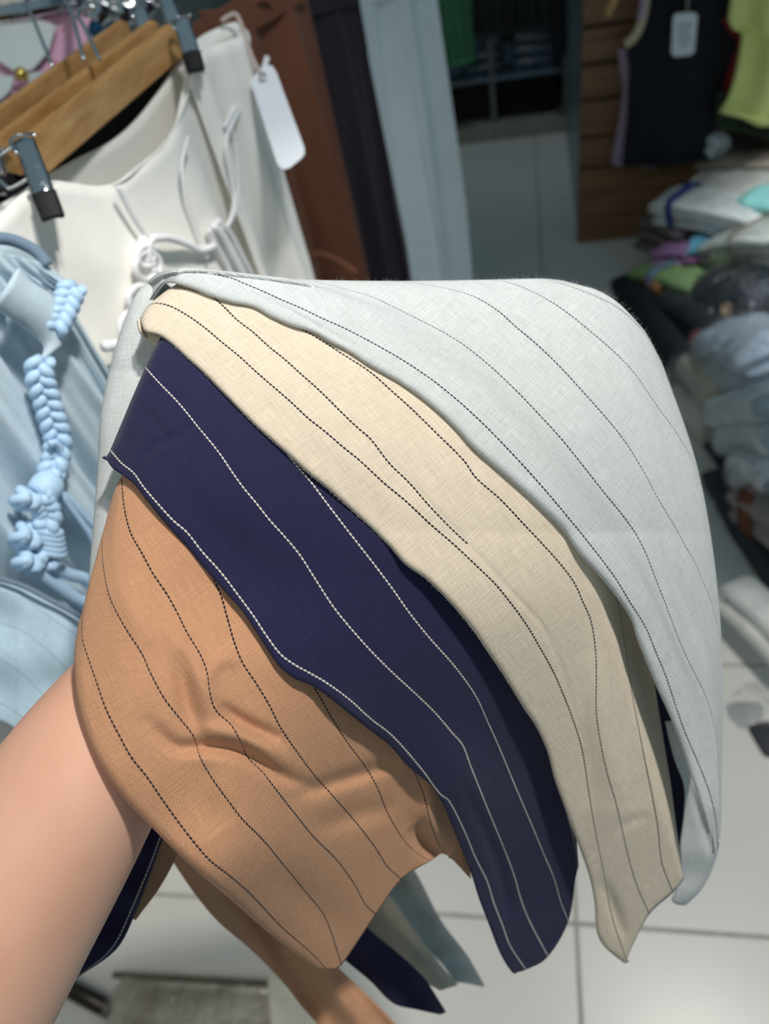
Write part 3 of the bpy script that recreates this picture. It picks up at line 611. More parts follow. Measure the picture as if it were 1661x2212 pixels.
# macrame: rings, knots and beads down the front tie
for cx_, cy_, rx, ry in [(268,580,28,30),(262,560,18,22),(255,650,30,28),(236,712,30,34)]:
    tube('macrame_ring', [sd_(cx_+rx*math.cos(a), cy_+ry*math.sin(a), .024) for a in np.linspace(0, 6.283, 25)[:-1]], .003, CORD, lace, 8, close=True)
braid('macrame_braid', [sd_(272, 520), sd_(268, 560), sd_(284, 600), sd_(270, 650), sd_(246, 700), sd_(236, 750)], .005, .0032, 7, CORD, lace)
tube('macrame_tie', smooth_path([sd_(180, 752), sd_(215, 748), sd_(250, 742), sd_(290, 735)], 20), .005, CORD, lace, 8)
BEAD = plain('cream_bead', srgb(226, 208, 150), .25, var=.05, coat=.6)
for x, y in [(270, 638), (248, 710), (215, 782)]:
    bm = bmesh.new(); bmesh.ops.create_uvsphere(bm, u_segments=14, v_segments=10, radius=.0085, matrix=Matrix.Translation(sd_(x, y, .036))); bm_obj('bead', bm, BEAD, lace)
# black trousers behind
Pb = Pl + np.array([-.06, .03, 0]); blk = thing('trousers', 'black trousers hanging right behind the ivory ones, only a dark wedge visible', 'trousers', tuple(Pb))
curtain('front_panel', [(-90,440),(60,350),(150,300),(260,235),(330,165),(395,110),(430,80)], Pb, dl, .5, BLACK, blk, .05, [(3, .004, 0)])
curtain('waistband', [(-90,440),(60,350),(150,300),(260,235),(330,165),(395,110),(430,80)], Pb + np.array([.004, 0, 0]), dl, .035, BLACK, blk, 0)
# ------------------------------------------------------------------ price tag on a plastic loop
tg = thing('price_tag', 'blank white price tag with a plastic loop hanging beside the ivory trousers', 'tag', at(600, 250, .80))
def tag_mesh(name, pts, d, th, mat, root, nrm=None):
    W = [Vector(at(x, y, dd)) for (x, y), dd in zip(pts, d)]; n = (W[1]-W[0]).cross(W[2]-W[1]).normalized()*th
    bm = bmesh.new(); a = [bm.verts.new(p) for p in W]; b = [bm.verts.new(p+n) for p in W]; bm.faces.new(a); bm.faces.new(b[::-1])
    for i in range(len(a)): bm.faces.new((a[(i+1) % len(a)], a[i], b[i], b[(i+1) % len(a)]))
    bmesh.ops.recalc_face_normals(bm, faces=bm.faces[:]); return bm_obj(name, bm, mat, root, smooth=False)
tag_mesh('card', [(541,176),(560,150),(574,140),(588,142),(597,156),(657,318),(658,332),(650,343),(626,362),(612,366),(602,358),(596,346)], [.80]*12, .0012, PAPER, tg)
tube('eyelet', [at(567+7*math.cos(a), 165+7*math.sin(a), .797) for a in np.linspace(0, 6.283, 17)[:-1]], .0011, CHROME, tg, 6, close=True)
PLASTIC = plain('clear_plastic_cord', srgb(190, 175, 165), .25, coat=.5)
tube('loop', smooth_path([at(x, y, .80) for x, y in [(567,165),(552,140),(540,112),(528,75),(518,45),(508,30),(492,36),(478,46)]], 30), .0026, PLASTIC, tg, 8)

# ------------------------------------------------------------------ brown, plum and white trousers farther along the wall
def trousers(label, top, P, dr, drop, mat, flare, folds, hang=None, group=None, push=None):
    r = thing('hanging_trousers', label, 'trousers', tuple(P), group)
    curtain('front_panel', top, P, dr, drop, mat, r, flare, folds, hang=hang, push=push)
    n = np.array([dr[1], -dr[0], 0.0]); n = n if n @ -np.array([P[0], P[1], 0]) > 0 else -n
    curtain('back_panel', top, np.array(P) - n*.03, dr, drop, mat, r, flare, [(3, .004, 1)], hang=hang)
    curtain('waistband', [(x, y-8) for x, y in top], np.array(P) + n*.006, dr, .04, mat, r, 0, [])
    return r
BROWN = cloth('brown_linen', srgb(108, 62, 38), .08, .3)
PLUM = cloth('plum_cloth', srgb(34, 22, 34), .06, .2)
WHITE = cloth('white_cotton', srgb(232, 240, 242), .03, .4, bscale=18)
Pw = np.array(at(860, 0, 1.38)); dw = dirn(.55, .83)
trousers('white cotton trousers hanging beyond the plum pair, nearest to the open floor', [(760,-40),(800,-46),(850,-52),(900,-58),(935,-64)], Pw, dw, 1.0, WHITE, .14, [(2.0, .03, .3), (4.6, .010, 1)])
Pp = np.array(at(730, 0, 1.22)); dp = dirn(.45, .88)
trousers('dark plum trousers between the brown and the white pair', [(640,-20),(690,-30),(735,-38),(768,-46)], Pp, dp, .95, PLUM, .22, [(1.5, .012, 1.5), (4, .004, 0)])
Pr = np.array(at(560, 60, 1.0)); dr_ = dirn(.33, .94)
br = trousers('rust brown linen trousers hanging behind the ivory ones, darts at the waist', [(395,75),(430,52),(480,24),(530,-4),(590,-36),(650,-66)], Pr, dr_, .80, BROWN, .12, [(2.6, .028, .4), (6, .007, 2)])
tube('dart_seam', smooth_path([at(430, 30, .955), at(520, 18, .97), at(590, -15, .98)], 20), .003, BROWN, br, 6)
tube('hem', smooth_path([at(655, 560, 1.03), at(690, 548, 1.03), at(735, 566, 1.03), at(770, 590, 1.03)], 20), .005, BROWN, br, 8)

# ------------------------------------------------------------------ light blue trousers with braided belt, nearest on the left
BLUE = linen('pale_blue_linen', srgb(198, 216, 226), srgb(112, 132, 150), srgb(184, 206, 218), width=.0006, weave=.12, slub=.12)
BLUEC = plain('pale_blue_cord', srgb(176, 206, 232), .6, var=.05, bump=.2, bscale=300)
Pu = np.array(at(40, 620, .56)); du_ = dirn(.28, .96)
lb = thing('belted_trousers', 'pale blue linen trousers with a braided cord belt at the left edge', 'trousers', tuple(Pu))
un = np.array([du_[1], -du_[0], 0.0])
ub = lambda x, y, o=.016: tuple(np.array(on_plane(x, y, Pu, un)) + un*o)
nuU = 90
def uv_u(nu, nv, n): return np.repeat(np.linspace(.5, n+.5, nu)[:, None], nv, 1)
curtain('waistband', [(-300,760),(-110,610),(-40,563),(0,548),(40,556),(70,562),(88,572)], Pu + un*.006, du_, .034, BLUE, lb, .25, [(15, .0028, 0), (6.5, .0015, 1)], thick=.004)
curtain('front_panel', [(-420,900),(-250,790),(-110,698),(-40,660),(0,645),(50,622),(90,612),(118,640)], Pu, du_, .42, BLUE, lb, .42, [(3.6, .016, 1.0), (8.2, .006, 2.2), (17, .0018, .4)], nu=120, nv=70, U=uv_u(120, 70, 4))
curtain('back_panel', [(-300,720),(-110,570),(-40,536),(0,522),(30,519),(58,528),(80,548),(90,575)], Pu - un*.03, du_, .45, BLUE, lb, .3, [(2, .004, 0)])
tube('waist_roll', smooth_path([ub(x, y, o) for x, y, o in [(-60,545,-.01),(0,522,-.012),(28,517,-.012),(56,524,-.008),(80,545,0),(90,572,.006)]], 30), .0045, BLUE, lb, 10)
ub2 = lambda pts, o=.018: [ub(x, y, o) for x, y in pts]
braid('braided_belt', ub2([(114,612),(104,640),(90,672),(70,706)], .02), .0068, .0043, 1.9, BLUEC, lb)
braid('braided_belt', ub2([(44,770),(42,806),(58,856),(71,901),(83,939),(80,978),(66,1018)], .02), .0068, .0043, 3.4, BLUEC, lb)
ribs = np.stack([[ub(x-20, y+16, .021) for x, y in [(-40,640),(0,668),(40,694),(72,728),(62,760)]], [ub(x, y, .023) for x, y in [(-30,610),(4,640),(48,668),(78,700),(82,745)]], [ub(x+16, y-14, .02) for x, y in [(-20,590),(10,618),(54,648),(82,684),(90,735)]]])
sheet('belt_loop', np.stack([catmull(x, 20) for x in ribs]), BLUE, lb, .003)
tube('cord_loop', smooth_path(ub2([(52,948),(64,946),(78,960),(86,984),(84,1006),(72,1030)], .026), 24), .0028, BLUEC, lb, 8)
tube('cord_loop', smooth_path(ub2([(76,985),(66,1005),(54,1018),(48,1030)], .022), 16), .003, BLUEC, lb, 8)
def barrel(p0, p1, r, o=.022):
    A, B = Vector(ub(*p0, o)), Vector(ub(*p1, o)); n = 9
    tube('cord_wrap', [A.lerp(B, i/(n-1)) for i in range(n)], [r*(.82+.18*math.sin(math.pi*i/(n-1))) for i in range(n)], BLUEC, lb, 14)
barrel((36, 1060), (70, 1026), .0125)
for i in range(5):
    c = (46 + 2*i, 1130 + 11*i)
    tube('knot_turn', [ub(c[0]+22*math.cos(a), c[1]+7*math.sin(a)+3*math.cos(a), .024+.008*math.sin(a+.6)) for a in np.linspace(0, 6.283, 17)[:-1]], .0034, BLUEC, lb, 8, close=True)
braid('knot', ub2([(28,1062),(44,1085),(50,1108),(40,1128)], .026), .006, .005, 1.6, BLUEC, lb)
for cx_, cy_, rx in [(8, 1068, 18), (10, 1148, 22), (48, 1196, 22), (14, 1200, 20)]:
    for q in range(2):
        tube('knot_turn', [ub(cx_+rx*(.9-.3*q)*math.cos(a), cy_+rx*(.6+.35*q)*math.sin(a), .022+.006*math.sin(2*a+q)) for a in np.linspace(0, 6.283, 21)[:-1]], .0042, BLUEC, lb, 8, close=True)
for pts, r in [([(76,1048),(104,1066),(130,1092),(166,1130),(204,1166)], .0028), ([(58,1206),(84,1218),(110,1230),(145,1240),(190,1268)], .0055), ([(18,1205),(50,1232),(83,1256),(120,1280),(150,1293),(186,1305)], .006), ([(92,1062),(120,1100),(150,1140),(170,1175),(195,1200)], .003)]:
    tube('cord', smooth_path(ub2(pts, .020), 30), r, BLUEC, lb, 8)
# a second pale blue garment below
BLUE2 = linen('pale_blue_stripe_linen', srgb(178, 202, 216), srgb(106, 124, 140), srgb(166, 192, 208), width=.0005, weave=.12, slub=.12)
P2 = np.array(at(60, 1330, .56)); lb2 = thing('folded_trousers', 'pale blue pinstriped trousers under the cord ends, behind the forearm', 'trousers', tuple(P2))
col = [(0.4, [(-120,1262),(-40,1246),(40,1262),(120,1302),(200,1345)]), (1, [(-120,1290),(-30,1275),(50,1295),(125,1345),(205,1400)]), (2, [(-120,1360),(-10,1345),(60,1370),(130,1430),(205,1500)]), (3, [(-120,1440),(-20,1420),(40,1450),(110,1520),(190,1600)]), (4.4, [(-120,1560),(-20,1550),(40,1580),(100,1640),(160,1700)])]
px, py, D, U = loft(col, 60, 80, lambda px, py: .555 - .00004*(py-1300) + wob(px, py, 160, .006, 21) + .00006*np.abs(px-40), {'u0': .012})
sheet('leg', to_world(px, py, D), BLUE2, lb2, .002, U); tube('hem', smooth_path([at(x, y, .553) for x, y in [(-100,1262),(-40,1246),(40,1262),(120,1302),(190,1340)]], 30), .002, BLUE2, lb2, 6)

# ------------------------------------------------------------------ pink printed top, speckled cloth, small blue thing
t = NT('pink_print'); tc = t.obj(); vor = t.n('ShaderNodeTexVoronoi'); t.l(tc, vor.inputs['Vector']); vor.inputs['Scale'].default_value = 55
pk = t.mix(t.ramp(vor.outputs['Distance'], [(0.1, (1, 1, 1)), (0.22, (0, 0, 0))]), srgb(226, 178, 200), srgb(196, 110, 132)); t.l(pk, t.b.inputs['Base Color']); t.b.inputs['Roughness'].default_value = .8
PINK = t.m; PALE = cloth('pale_grey_cloth', srgb(206, 216, 214), .04, .2)
pt = thing('printed_top', 'pink and white patchwork top with a gold stud at the left edge behind the hangers', 'top', at(60, 160, 1.0))
px_, py_, D_, U_ = loft([(0, [(-120,40),(-120,300)]), (1, [(80,20),(60,300)]), (2, [(270,5),(240,290)])], 30, 30, lambda a, b: 1.02 + wob(a, b, 160, .006, 31)); sheet('front', to_world(px_, py_, D_), PINK, pt, .003)
for nm, pts in [('white_patch', [(-20,40),(60,32),(120,55),(105,110),(70,150),(40,158),(10,140),(-20,120)]), ('white_patch', [(-20,160),(30,165),(22,195),(0,215),(-20,225)]), ('white_patch', [(48,160),(120,150),(125,160),(60,180)])]:
    tag_mesh(nm, pts, [1.005]*len(pts), .002, PALE, pt)
GOLD = plain('gold_stud', srgb(214, 190, 96), .25, .9)
bm = bmesh.new(); bmesh.ops.create_uvsphere(bm, u_segments=12, v_segments=8, radius=.0085, matrix=Matrix.Translation(at(46, 160, .995))); bm_obj('stud', bm, GOLD, pt)
t = NT('speckled_cloth'); v = t.noise(t.obj(), 420, 2); t.l(t.ramp(v, [(0.38, srgb(120, 112, 100)), (0.5, srgb(214, 210, 200))]), t.b.inputs['Base Color']); t.b.inputs['Roughness'].default_value = .9
sp_ = thing('speckled_garment', 'grey speckled knit folded over the rail at the top left corner', 'garment', at(50, -10, .95))
px_, py_, D_, U_ = loft([(0, [(-120,-90),(-120,34)]), (1, [(40,-90),(50,16)]), (2, [(120,-90),(142,2)])], 24, 20, lambda a, b: .99 + wob(a, b, 80, .006, 32)); sheet('front', to_world(px_, py_, D_), t.m, sp_, .008)
tube('hem', smooth_path([at(-120, 32, .985), at(50, 15, .985), at(140, 1, .985)], 14), .004, t.m, sp_, 8)
TEAL = plain('teal_plastic', srgb(24, 112, 150), .4)
tw = thing('teal_ring', 'small teal plastic size ring between the pink top and the hangers', 'ring', at(222, 64, 1.0))
tube('ring', [at(222+20*math.cos(a), 62+14*math.sin(a), .985+.006*math.sin(a)) for a in np.linspace(0, 6.283, 25)[:-1]], .007, TEAL, tw, 10, close=True)
tube('inner_rim', [at(222+10*math.cos(a), 62+7*math.sin(a), .983) for a in np.linspace(0, 6.283, 25)[:-1]], .004, TEAL, tw, 8, close=True)

# ------------------------------------------------------------------ back of the shop
YB = on_z(1010, 312)[1]
PLINTH = plain('beige_plinth', srgb(150, 148, 136), .6); SHELFM = plain('glass_shelf', srgb(92, 110, 124), .15, coat=.6)
zt = on_y(1100, 268, YB)[2]
x0, x1 = -1.25, on_y(1262, 300, YB)[0]
pl_ = tag(box('trim_1', (x0, YB, 0), (x1, YB+.45, zt), PLINTH, None, .006), kind='structure')
DG = cloth('charcoal_cloth', srgb(46, 46, 44)); MAROON = cloth('dark_maroon_cloth', srgb(40, 18, 30)); GREEN = cloth('green_knit', srgb(84, 146, 104), .12, .6, bscale=90)
su = thing('display_shelf', 'dark display shelf unit with metal posts at the back of the shop', 'shelf', (-.25, YB+.2, zt))
POST = plain('steel_post', srgb(120, 122, 118), .35, .6)
for pxx in (1068, 1222):
    b = on_y(pxx, 262, YB+.04); c = on_y(pxx, -60, YB+.04); box('post', (b[0]-.012, YB+.03, zt), (b[0]+.012, YB+.05, zt+1.0), POST, su, .003)
zs = on_y(1150, 158, YB+.02)[2]
box('glass_shelf', (-1.0, YB+.02, zs-.012), (x1-.01, YB+.42, zs), SHELFM, su, .002)
box('back_board', (-1.2, YB+.44, zt), (x1, YB+.47, zt+1.3), BLACK, su)
def stack(y, xa, xb, z, n, hh, mat, lab, grp, ins=.0):
    r = thing('folded_stack', lab, 'clothes', ((xa+xb)/2, y, z), grp)
    for i in range(n):
        j = random.uniform(-.012, .012); bm = box_bm((xa+j, y+ins, z+i*hh), (xb+j, y+.33, z+(i+1)*hh-.002), hh*.42, 4)
        for v_ in bm.verts: v_.co += Vector((0, 0, .004*math.sin(v_.co.x*30+i)))
        bm_obj('folded_piece', bm, mat, r)
    return r
xl = on_y(990, 200, YB)[0]; xm = on_y(1062, 200, YB)[0]; xr = on_y(1075, 200, YB)[0]; xq = on_y(1215, 200, YB)[0]
stack(YB+.07, xl-.12, xm, zt, 5, (zs-zt)/5.4, MAROON, 'dark maroon folded clothes on the low shelf, left of the post', 'dark folded clothes on the back shelf')
stack(YB+.07, xr, xq-.02, zt, 5, (zs-zt)/5.6, BLACK, 'black folded clothes on the low shelf, right of the post', 'dark folded clothes on the back shelf')
GP = plain('plastic_wrapped_grey', srgb(84, 98, 114), .25, var=.25, scale=9, bump=.5, bscale=20, coat=.8)
stack(YB+.08, xl+.02, xm+.05, zs, 2, .045, GP, 'grey plastic wrapped clothes on the glass shelf, left end', 'wrapped clothes on the glass shelf')
stack(YB+.08, xm+.1, xq-.02, zs, 3, .045, GP, 'grey plastic wrapped clothes on the glass shelf, right of the green sweater', 'wrapped clothes on the glass shelf')
nY = (0, -1, 0)
def hung(name, label, cat, left, right, y, mat, bulge=.02, folds=((3, .01, 0),), hemm=True):
    P = (0, y, 1.0); r = thing(name, label, cat, on_y(*left[-1], y))
    ribbon('front', left, right, P, nY, mat, r, bulge=bulge, folds=folds, thick=.006); ribbon('back', left, right, (0, y+.03, 1), nY, mat, r, thick=.004)
    if hemm: tube('hem', smooth_path([on_y(left[-1][0]*(1-k)+right[-1][0]*k, left[-1][1]*(1-k)+right[-1][1]*k-2, y-.012-bulge*math.sin(3.14*k)) for k in np.linspace(0.03, .97, 12)], 24), .006, mat, r, 8)
    return r
hung('knit_sweater', 'green knitted sweater hanging above the shelf at the back', 'sweater', [(925,-60),(940,40),(958,145)], [(1012,-60),(1016,40),(1024,132)], YB-.03, GREEN, .025, ((3, .018, 0), (9, .004, 1)))
hung('hanging_garment', 'charcoal garment hanging at the back, right of the green sweater', 'garment', [(1016,-60),(1020,20),(1026,80)], [(1105,-60),(1108,20),(1110,72)], YB+.02, DG, .02, ((3, .02, 1),))
OLIVE = cloth('dark_olive_cloth', srgb(38, 44, 42))
hung('hanging_garment', 'dark olive garment hanging at the back beside the wood panel', 'garment', [(1100,-60),(1102,20),(1106,70)], [(1212,-60),(1214,10),(1218,55)], YB+.04, OLIVE, .02, ((4, .02, 2),))
hung('black_sleeve', 'black sleeve hanging over the wrapped clothes at the back', 'garment', [(1190,-20),(1192,50),(1194,118)], [(1222,-20),(1222,50),(1224,115)], YB-.02, BLACK, .02, ((1, .004, 2),))
tag(box('wall_back', (-1.3, YB+.6, -.05), (1.6, YB+.7, 2.4), plain('wall_paint_dimmed', srgb(70, 72, 74), .9)), kind='structure')  # back wall colour darkened to stand in for the dim light there
tag(box('wall_left', (-1.32, -1.2, -.05), (-1.24, YB+.6, 2.4), plain('wall_paint', srgb(190, 190, 186), .9)), kind='structure')
# ------------------------------------------------------------------ slatted wood panel on the end of a partition
YP = on_z(1247, 527)[1]; XP = on_z(1247, 527)[0]
wd = NT('brown_panel_wood'); mp = wd.n('ShaderNodeMapping'); wd.l(wd.obj(), mp.inputs['Vector']); mp.inputs['Scale'].default_value = (4, 20, 40)
wd.l(wd.ramp(wd.noise(mp.outputs[0], 1.2, 4), [(0.3, srgb(112, 80, 54)), (0.55, srgb(134, 98, 68)), (0.8, srgb(146, 110, 78))]), wd.b.inputs['Base Color']); wd.b.inputs['Roughness'].default_value = .45
part = tag(box('wall_right', (XP+.004, YP+.036, 0), (1.5, YB+.6, 2.2), plain('partition_grey', srgb(128, 140, 152), .35)), kind='structure')
pn = thing('slat_panel', 'brown wooden slatwall panel facing the aisle behind the navy top', 'panel', (XP+.3, YP, 0))
zz = [on_y(1255, y, YP)[2] for y in (527, 365, 298, 219, 142, 61, -25, -115)]
box('back_board', (XP, YP+.018, .002), (XP+1.1, YP+.03, zz[-1]), plain('panel_core', srgb(40, 28, 20), .8), pn)
for a, b in zip(zz[:-1], zz[1:]): box('slat', (XP, YP, a+.004 if a > .05 else .003), (XP+1.1, YP+.018, b-.006), wd.m, pn, .003, 2)
# ------------------------------------------------------------------ garments on the panel
NAVYK = cloth('navy_jersey', srgb(11, 13, 24), .05, .2); IVORYT = cloth('cream_trim', srgb(206, 190, 160)); PINKT = cloth('pink_jersey', srgb(178, 156, 180)); YELL = cloth('yellow_jersey', srgb(222, 226, 142), .04, .3, bscale=12); RED = cloth('red_jersey', srgb(130, 26, 28)); DKG = cloth('dark_green_jersey', srgb(30, 52, 28))
yt = YP-.10
tank = hung('tank_top', 'navy sleeveless top with cream trimmed armhole hung on the slatted panel', 'top', [(1402,-70),(1397,0),(1390,40),(1376,75),(1354,100),(1358,150),(1356,200),(1355,240),(1349,300),(1343,358)], [(1577,-70),(1577,0),(1574,30),(1574,58),(1592,92),(1586,122),(1568,185),(1552,232),(1540,285),(1526,344)], yt, NAVYK, .03, ((2, .004, 0),))
tube('armhole_trim', smooth_path([on_y(x, y, yt-.012) for x, y in [(1396,-40),(1394,0),(1390,29),(1381,60),(1368,82),(1350,97)]], 24), .012, IVORYT, tank, 10)
tube('armhole_piping', smooth_path([on_y(x, y, yt-.02) for x, y in [(1392,-40),(1390,-5),(1388,18),(1382,40)]], 16), .009, PINKT, tank, 8)
hung('pink_top', 'pale pink top showing as a thin edge left of the navy one', 'top', [(1335,106),(1338,140),(1345,180),(1342,230),(1332,290),(1321,354)], [(1420,106),(1420,140),(1420,180),(1420,230),(1420,290),(1420,362)], YP-.05, PINKT, .004, ((1, .0, 0),))
tt = thing('price_tag', 'white printed price tag on a string in front of the navy top', 'tag', on_y(1480, 70, yt-.05))
yq = yt-.055
def flat_y(name, pts, y, th, mat, root):
    W = [Vector(on_y(*p, y)) for p in pts]; bm = bmesh.new(); a = [bm.verts.new(p) for p in W]; b = [bm.verts.new(p+Vector((0, th, 0))) for p in W]; bm.faces.new(a); bm.faces.new(b[::-1])
    for i in range(len(a)): bm.faces.new((a[(i+1) % len(a)], a[i], b[i], b[(i+1) % len(a)]))
    bmesh.ops.recalc_face_normals(bm, faces=bm.faces[:]); return bm_obj(name, bm, mat, root, smooth=False)
flat_y('card', [(1454,38),(1460,29),(1500,27),(1507,34),(1500,112),(1492,119),(1458,123),(1450,115)], yq, .002, PAPER, tt)
PRINT = plain('grey_print', srgb(150, 156, 170), .6)
for k, (a, b, y) in enumerate([(1466,1496,52),(1464,1490,66),(1462,1494,80),(1468,1486,94)]): flat_y('print_line', [(a, y), (b, y-1), (b, y+4), (a, y+5)], yq-.0008, .0006, PRINT, tt)
tube('string', [on_y(1484, 30, yq), on_y(1486, 0, yq+.01), on_y(1488, -40, yq+.02)], .002, PLASTIC, tt, 6)
hung('yellow_top', 'bright yellow top hanging at the right edge above the packed clothes', 'top', [(1580,-70),(1577,0),(1573,42),(1582,60),(1600,66),(1598,105),(1582,180),(1568,215),(1552,240)], [(1760,-70),(1760,0),(1760,40),(1760,60),(1760,80),(1760,110),(1760,180),(1760,230),(1760,290)], yt-.08, YELL, .03, ((2.5, .014, 1),))
hung('red_top', 'dark red top squeezed between the navy and the yellow ones', 'top', [(1560,40),(1574,70),(1592,92),(1576,140),(1560,200),(1548,245)], [(1680,40),(1680,70),(1680,100),(1680,140),(1680,200),(1680,260)], yt-.03, RED, .004, ((1, .002, 0),))
hung('green_top', 'dark green hem peeking out below the yellow top', 'top', [(1550,200),(1546,235),(1544,272)], [(1760,200),(1760,260),(1760,310)], yt-.055, DKG, .02, ((2, .006, 0),))
OR = plain('orange_flower_cloth', srgb(226, 170, 92), .7)
pk_ = thing('display_peg', 'pale wooden hanger tip sticking out over the panel at the top', 'hanger', on_y(1322, 8, YP-.12))
tube('peg', smooth_path([on_y(x, y, YP-.12) for x, y in [(1344,-50),(1332,-15),(1322,8),(1311,32)]], 14), .011, WOOD, pk_, 10)
tube('peg_tip', [on_y(1312, 30, YP-.12), on_y(1309, 36, YP-.122)], [.011, .007], WOOD, pk_, 10)
# ------------------------------------------------------------------ packed clothes along the right side
fm = NT('clear_film'); fo = fm.obj()
gl = fm.n('ShaderNodeBsdfGlossy'); gl.inputs['Roughness'].default_value = .14; tr = fm.n('ShaderNodeBsdfTransparent'); mx = fm.n('ShaderNodeMixShader'); fr = fm.n('ShaderNodeFresnel'); fr.inputs['IOR'].default_value = 1.5
bp = fm.n('ShaderNodeBump'); bp.inputs['Strength'].default_value = 1.0; bp.inputs['Distance'].default_value = .012; fm.l(fm.noise(fo, 34, 3), bp.inputs['Height'])
fm.l(bp.outputs[0], gl.inputs['Normal']); fm.l(bp.outputs[0], fr.inputs['Normal']); fm.l(fm.math('MULTIPLY_ADD', fr.outputs[0], .32, .01), mx.inputs[0]); fm.l(tr.outputs[0], mx.inputs[1]); fm.l(gl.outputs[0], mx.inputs[2])
fm.l(mx.outputs[0], fm.t.nodes['Material Output'].inputs['Surface'])
FILM = fm.m
cr = fm.m.copy(); cr.name = 'crinkled_film'
for n_ in cr.node_tree.nodes:
    if n_.type == 'MATH' and n_.operation == 'MULTIPLY_ADD': n_.inputs[1].default_value = .42; n_.inputs[2].default_value = .04
    if n_.type == 'BUMP': n_.inputs['Distance'].default_value = .03
    if n_.type == 'BSDF_GLOSSY': n_.inputs['Roughness'].default_value = .22
CRINKLE = cr
def pack_mesh(w, l, h, seed, folds=3, sag=.012):
    """a folded garment: stacked soft layers with rounded fold edges"""
    V, Fc = [], []; rs = random.Random(seed); nx, ny = 16, 20
    for k in range(folds):
        hh = h/folds; z = (k+.5)*hh; b = len(V); ox, oy = rs.uniform(-.012, .012), rs.uniform(-.012, .012)
        for i in range(nx):
            a = 2*math.pi*i/nx
            for j in range(ny+1):
                s = -1+2*j/ny
                ca, sa = math.cos(a), math.sin(a); p = .45
                x = math.copysign(abs(ca)**p, ca)*w/2*(1-.10*max(0, abs(s)-.8)/.2); zz = math.copysign(abs(sa)**.8, sa)*hh*.54*(1-.5*max(0, abs(s)-.85)/.15)
                nz = noise.noise(Vector((x*14+seed, s*l*9, k*3+zz*20)))
                V.append((x*(1+.04*nz)+ox, s*l/2*(1+.02*nz)+oy, z+zz+.006*nz-sag*s*s))
        for i in range(nx):
            m = (i+1) % nx
            for j in range(ny): Fc.append((b+i*(ny+1)+j, b+m*(ny+1)+j, b+m*(ny+1)+j+1, b+i*(ny+1)+j+1))
        Fc.append(tuple(b+i*(ny+1) for i in range(nx))); Fc.append(tuple(b+i*(ny+1)+ny for i in range(nx))[::-1])
    return V, Fc
MATS = {}
def cm(c):
    if c not in MATS: MATS[c] = plain('packed_cloth', srgb(*c), .7, var=.14, scale=22, bump=.3, bscale=50)
    return MATS[c]
def orient(axis_deg, pitch, roll):
    return Matrix.Rotation(math.radians(axis_deg), 4, 'Z') @ Matrix.Rotation(math.radians(pitch), 4, 'X') @ Matrix.Rotation(math.radians(roll), 4, 'Y')
def pack(px, py, d, w, l, h, yaw, pitch, roll, col, label, band=None, film=True, folds=3, seed=0, cat='clothes', zmin=True):
    p = Vector(at(px, py, d)); 
    r = thing('packed_clothes', label, cat, p, 'folded clothes packed in clear bags'); Mx = Matrix.Translation(p) @ orient(yaw, pitch, roll) @ Matrix.Translation((0, 0, -h/2))
    V, Fc = pack_mesh(w, l, h, seed+int(px), folds); mesh('folded_cloth', [Mx @ Vector(v) for v in V], Fc, cm(col), r)
    if film:
        V2, F2 = pack_mesh(w*1.07, l*1.06, h*1.12, seed+int(px)+7, 1, .012); mesh('plastic_bag', [Mx @ Vector((v[0], v[1], v[2]-h*.05)) for v in V2], F2, CRINKLE if 'crinkled' in label or 'black' in label else FILM, r)
    if band:
        y0, bw, bc = band; pts = []
        for a in np.linspace(0, 6.283, 33)[:-1]:
            ca, sa = math.cos(a), math.sin(a); pts.append(Mx @ Vector((math.copysign(abs(ca)**.4, ca)*w*.55, y0*l, h/2+math.copysign(abs(sa)**.5, sa)*h*.60)))
        Wb = [[q + (Mx.to_3x3() @ Vector((0, s*bw/2, 0))) for q in pts+[pts[0]]] for s in (-1, 1)]
        n_ = len(pts)+1; Vb = Wb[0]+Wb[1]; Fb = [(i, i+1, n_+i+1, n_+i) for i in range(n_-1)]
        mesh('band', Vb, Fb, cm(bc), r).modifiers.new('s', 'SOLIDIFY').thickness = .002
    return r
W_ = (228, 230, 226); BG = (196, 184, 168); DKN = (22, 26, 36); PUR = (150, 112, 150); GRN = (132, 160, 106); ORG = (168, 112, 72)
